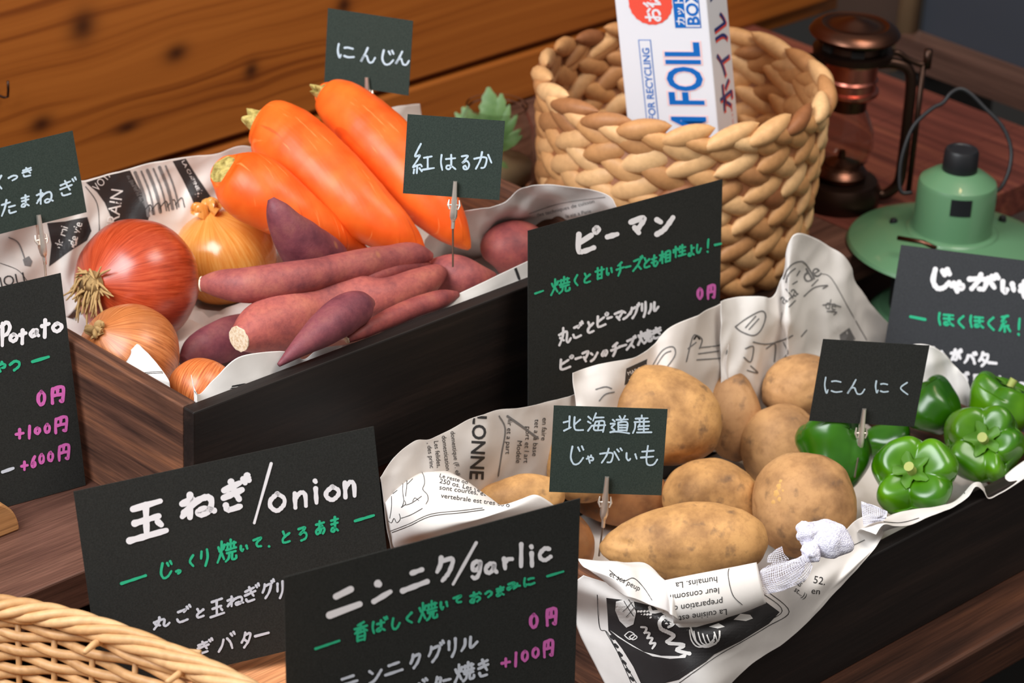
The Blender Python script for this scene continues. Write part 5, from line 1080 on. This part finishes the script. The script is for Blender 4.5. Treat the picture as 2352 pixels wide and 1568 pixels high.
f0 = Z(2172, 455, GC.z+.28*rb) ; nx_ = (CAM-GC); nx_.z = 0; nx_.normalize(); tx = Vector((-nx_.y, nx_.x, 0)); m = MB()
lab = []; N = 10
for zz in (.40, .57):
    for k in range(N+1):
        a = (-.10+.50*k/N)*1.05; dr = nx_*cos(a)+tx*sin(a); lab.append(GC+dr*(rb*.384)+Vector((0, 0, zz*rb)))
m.add(lab, [(k, k+1, N+2+k, N+1+k) for k in range(N)]); m.build('black_label', M_black, gl, None, True, 0)
# wire handle
pts2 = [(2070, 440), (2066, 400), (2074, 350), (2098, 290), (2140, 250), (2166, 236), (2184, 214), (2206, 204), (2230, 216), (2262, 248), (2302, 290), (2322, 340), (2318, 390), (2298, 432), (2276, 440)]
hp = [D(x, y, dep(GC)) for x, y in [(2095, 442)]+pts2+[(2268, 436)]]
m = MB(); m.tube(spline(hp, 5), .0019, 8); m.build('wire_handle', M_black, gl, None, True, 0)
m = MB(); m.tube([Z(2062, 546, GC.z+.02), Z(2120, 556, GC.z+.022), Z(2150, 570, GC.z+.02)], .0022, 8); o = m.build('latch', M_cop, gl, None, True, 0)

# ------------------------------------------------------------ glass jar with plant
JB = Z(1132, 432, 0); JB.z = 0; jr = 96*dep(JB)/F; T = Matrix.Translation(JB)
M_jar = NT('jar_glass'); M_jar = M_jar.out(rgb(236, 236, 232), .04, 0, .5, Transmission_Weight=1.0, IOR=1.15)
jar = empty('glass_jar', JB); tag(jar, 'round glass jar by the pine wall, left of the braided basket', 'jar')
m = MB(); m.lathe([(jr*.7, .001), (jr*.97, .012), (jr, .035), (jr*.9, .062), (jr*.72, .078), (jr*.74, .082), (jr*.70, .082), (jr*.68, .077), (jr*.86, .061), (jr*.95, .035), (jr*.92, .014), (jr*.66, .004), (.001, .004)], 48, T, caps=False); m.build('bowl', M_jar, jar, None, True, 30)
m = MB(); m.lathe([(jr*.6, .005), (jr*.9, .014), (jr*.92, .026), (.001, .030)], 40, T, caps=False); m.build('gravel', plain('jar_gravel', rgb(150, 126, 96), .8), jar, None, True, 0)
pl_ = empty('potted_succulent', JB+Vector((0, 0, .03))); tag(pl_, 'small blurred green plant growing out of the glass jar', 'plant')
M_leaf = NT('succulent_leaf'); _v = M_leaf.coord(); M_leaf = M_leaf.out(M_leaf.ramp(M_leaf.noise(_v, 40, 3), [(.35, rgb(84, 122, 66)), (.7, rgb(126, 160, 98))]), .5)
def leaf(p0, p1, w, name='leaf', lobes=0):
    m = MB(); d = p1-p0; L_ = d.length; d.normalize(); sd = d.cross(W_).normalized(); vs = []; N = 12
    for i in range(N+1):
        t = i/N; ww = w*(sin(pi*min(1, t*.9+.08))**.7)*(1-.25*t)*(1+.12*(-1)**i*lobes); c = p0+d*(L_*t)+W_*(-.004*sin(pi*t))
        vs += [c-sd*ww, c-W_*ww*.25, c+sd*ww, c+W_*ww*.12]
    m.add(vs, [(i*4+j, i*4+(j+1) % 4, (i+1)*4+(j+1) % 4, (i+1)*4+j) for i in range(N) for j in range(4)]); m.build(name, M_leaf, pl_, None, True, 60)
dj = dep(JB)-.02
for a, b, w, lb in [((1132, 330), (1122, 200), .0125, 1), ((1126, 320), (1112, 230), .008, 1), ((1140, 322), (1152, 215), .009, 1), ((1150, 330), (1170, 240), .005, 0), ((1110, 325), (1062, 246), .010, 1), ((1105, 335), (1045, 258), .007, 1), ((1150, 330), (1188, 262), .0045, 0), ((1150, 340), (1196, 296), .0045, 0), ((1145, 345), (1200, 312), .005, 0), ((1150, 370), (1162, 425), .006, 0)]:
    leaf(D(a[0], a[1], dj), D(b[0], b[1], dj-.01), w, lobes=lb)

# ------------------------------------------------------------ wicker basket in the foreground
M_wick = straw_mat('wicker_cane', rgb(150, 106, 66), rgb(204, 158, 108), rgb(224, 184, 136), .5)
WC = Vector((-.296, -.193, 0)); RX, RY, WZ, WB = .1515, .2015, .050, -.112; WROT = Matrix.Rotation(.236, 3, 'Z')
def oval(a, f=1.0, z=0): c, s = cos(a), sin(a); e = 2/2.5; return WC+WROT @ Vector((RX*f*math.copysign(abs(c)**e, c), RY*f*math.copysign(abs(s)**e, s), z))
wk = empty('wicker_basket', WC+Vector((0, 0, WB))); tag(wk, 'large open wicker basket in the lower left foreground', 'basket')
NA = 360
def wall_f(z): return 1-.16*((WZ-z)/(WZ-WB))**1.2
rnd = random.Random(11); m = MB(); tn = []
NS = 44  # stakes
nrow = 26
for rix in range(nrow):
    z = WZ-.008-rix*.0060; ph = rix % 2; f = wall_f(z); pts = []; zj = rnd.uniform(-.0006, .0006)
    for k in range(NA):
        a = 2*pi*k/NA; s = sin(NS/2*a+(pi if ph else 0)); p = oval(a, f, z+zj+.0012*sin(a*7+rix)); nrm = (p-WC-Vector((0, 0, p.z))).normalized(); pts.append(p+nrm*(.0030*s))
    b = len(m.v); m.tube(pts, .0033, 7, closed=True, up=Vector((0, 0, 1))); tn += [min(1, max(0, .55+.35*noise.noise(Vector((i*.01, rix*3.1, 0)))+rnd.uniform(-.12, .12))) for i in range(len(m.v)-b)]
o = m.build('woven_wall', M_wick, wk, None, True, 0); tone(o, tn)
m = MB(); 
for k in range(NS):
    a = 2*pi*(k+.5)/NS; m.tube([oval(a, wall_f(z), z) for z in (WZ-.004, 0, -.05, WB+.003)], .0022, 6)
o = m.build('stakes', M_wick, wk, None, True, 0); tone(o, [.35]*len(o.data.vertices))
m = MB(); tn = []
for s_ in range(5):
    pts = []; n_ = NA*2
    for k in range(n_):
        a = 2*pi*k/n_; tw = a*13+2*pi*s_/5; p = oval(a, 1.0, WZ-.003); nrm = (p-WC-Vector((0, 0, p.z))).normalized()
        pts.append(p+nrm*(cos(tw)*.0062)+Vector((0, 0, sin(tw)*.0046)))
    b = len(m.v); m.tube(pts, .0034, 7, closed=True); tn += [.45+.1*s_+.2*noise.noise(Vector((i*.004, s_, 0))) for i in range(len(m.v)-b)]
o = m.build('twisted_rim', M_wick, wk, None, True, 0); tone(o, tn)
m = MB(); m.add([oval(2*pi*k/80, .84, WB+.004) for k in range(80)], [tuple(range(80))]); o = m.build('base', M_wick, wk, None, False, None); tone(o, [.1]*80)
m = MB(); tn = []
for (x, y, dx, dy, L_) in [(190, 1452, 1, -.25, 60), (240, 1470, -1, .6, 46), (270, 1464, 1, .05, 40), (395, 1508, 1, -.15, 66), (440, 1538, -1, .5, 56), (470, 1545, 1, .45, 40), (300, 1480, 1, -.1, 44)]:
    p = Z(x, y, WZ-.012); q_ = Z(x+dx*L_, y+dy*L_, WZ-.004); m.tube([p, p.lerp(q_, .5)+Vector((0, 0, .002)), q_], [.0026, .0024, .0018], 7)
o = m.build('cane_end', M_wick, wk, None, True, 0); tone(o, [.7]*len(o.data.vertices)); 

# ------------------------------------------------------------ white net bag end with knot
M_net = plain('white_net', rgb(238, 236, 248), .6, 0, .4)
nb = empty('net_bag', Z(1880, 1290, .02)); tag(nb, 'white mesh net bag tied in a knot, lying on the paper before the round potato', 'net bag')
def blob(name, c, ra, rb_, rc, ang, amp, seed, mat):
    q = ray(*proj(c)).normalized(); a1 = (R_*cos(radians(ang))+U_*sin(radians(ang))); a2 = (-R_*sin(radians(ang))+U_*cos(radians(ang))); vs = []; nu, nv = 48, 30
    for j in range(nv+1):
        th = pi*j/nv
        for i in range(nu):
            ph = 2*pi*i/nu; n = Vector((cos(th), sin(th)*cos(ph), sin(th)*sin(ph))); s = 1+amp*noise.noise(n*1.6+Vector((seed, 0, 0)))+amp*.5*abs(noise.noise(n*2.6+Vector((seed, 3, 0)))); vs.append(c+a1*n.x*ra*s+a2*n.y*rb_*s+q*n.z*rc*s)
    fs = [(j*nu+i, j*nu+(i+1) % nu, (j+1)*nu+(i+1) % nu, (j+1)*nu+i) for j in range(nv) for i in range(nu)]
    return mk(name, vs, fs, mat, nb)
k_ = dep(Z(1890, 1240, .03))/F
M_cloth = NT('net_cloth'); _v = M_cloth.coord((1, 1, 1)); vo = M_cloth.n('ShaderNodeTexVoronoi'); M_cloth.l(_v, vo.inputs['Vector']); vo.inputs['Scale'].default_value = 900
M_cloth.bump(vo.outputs['Distance'], .5, .0006); M_cloth = M_cloth.out(M_cloth.ramp(vo.outputs['Distance'], [(.2, rgb(244, 242, 252)), (.75, rgb(206, 204, 222))]), .7, 0, .2)
blob('knot_loop', D(1898, 1238, 2.075), 58*k_, 44*k_, 26*k_, -10, .16, 2, M_cloth); blob('knot', D(1862, 1268, 2.068), 20*k_, 24*k_, 18*k_, 30, .3, 5, M_cloth); blob('knot', D(1856, 1222, 2.072), 24*k_, 28*k_, 16*k_, 60, .25, 8, M_cloth)
def net(name, rows, sub, thick, seed):
    g = [spline([Vector(p) for p in r], sub) for r in rows]; gg = []
    cols = [spline([g[i][j] for i in range(len(g))], sub) for j in range(len(g[0]))]; a, b = len(cols), len(cols[0]); vs = [cols[i][j]+W_*(.0016*noise.noise(Vector((i*.35, j*.35, seed)))) for i in range(a) for j in range(b)]
    fs = [(i*b+j, (i+1)*b+j, (i+1)*b+j+1, i*b+j+1) for i in range(a-1) for j in range(b-1)]
    o = mk(name, vs, fs, M_net, nb); w = o.modifiers.new('w', 'WIREFRAME'); w.thickness = thick; w.use_even_offset = False; return o
dd = 2.063
net('mesh_tail', [[D(x, y, dd+z) for x, y, z in r] for r in [[(1852, 1270, .002), (1858, 1284, .0), (1866, 1300, .002)], [(1820, 1286, .0), (1826, 1306, -.004), (1850, 1330, .0)], [(1790, 1290, .0), (1790, 1326, -.004), (1810, 1350, .0)], [(1762, 1300, .0), (1758, 1334, -.002), (1776, 1360, .0)], [(1745, 1312, .002), (1742, 1340, .0), (1748, 1366, .002)]]], 7, .0005, 1)
net('mesh_tail', [[D(x, y, dd+z) for x, y, z in r] for r in [[(1858, 1272, .004), (1850, 1290, .004), (1846, 1310, .004)], [(1800, 1292, .006), (1800, 1320, .004), (1812, 1350, .004)], [(1752, 1308, .006), (1752, 1338, .004), (1766, 1362, .004)]]], 9, .0006, 4)
net('mesh_tip', [[D(x, y, dd+.006+z) for x, y, z in r] for r in [[(1762, 1290, 0), (1780, 1292, -.002), (1812, 1284, .0)], [(1766, 1276, 0), (1784, 1276, -.002), (1800, 1270, .0)], [(1782, 1262, 0), (1788, 1258, .0), (1796, 1254, 0)]]], 4, .0005, 2)
nb2 = empty('net_bag', Z(2010, 1185, -.02)); tag(nb2, 'bluish white mesh scrap showing between the round potato and the front pepper', 'net bag'); nb = nb2
net('mesh_tip', [[D(x, y, 2.165+z) for x, y, z in r] for r in [[(1978, 1152, 0), (2005, 1160, -.002), (2038, 1174, 0)], [(1980, 1176, .0), (2006, 1184, -.002), (2036, 1186, 0)], [(1984, 1208, 0), (2006, 1200, 0), (2030, 1194, 0)]]], 7, .0009, 6)

# small bent nail in the wall
m = MB(); m.tube([Y(-12, 216, WALL-.004), Y(10, 224, WALL-.006), Y(18, 222, WALL-.008), Y(19, 205, WALL-.010), Y(18, 186, WALL-.010)], .0011, 8); o = m.build('bent_nail', M_brz, None, None, True, 0); tag(o, 'small bent metal hook on the pine wall at the far left', 'hook')
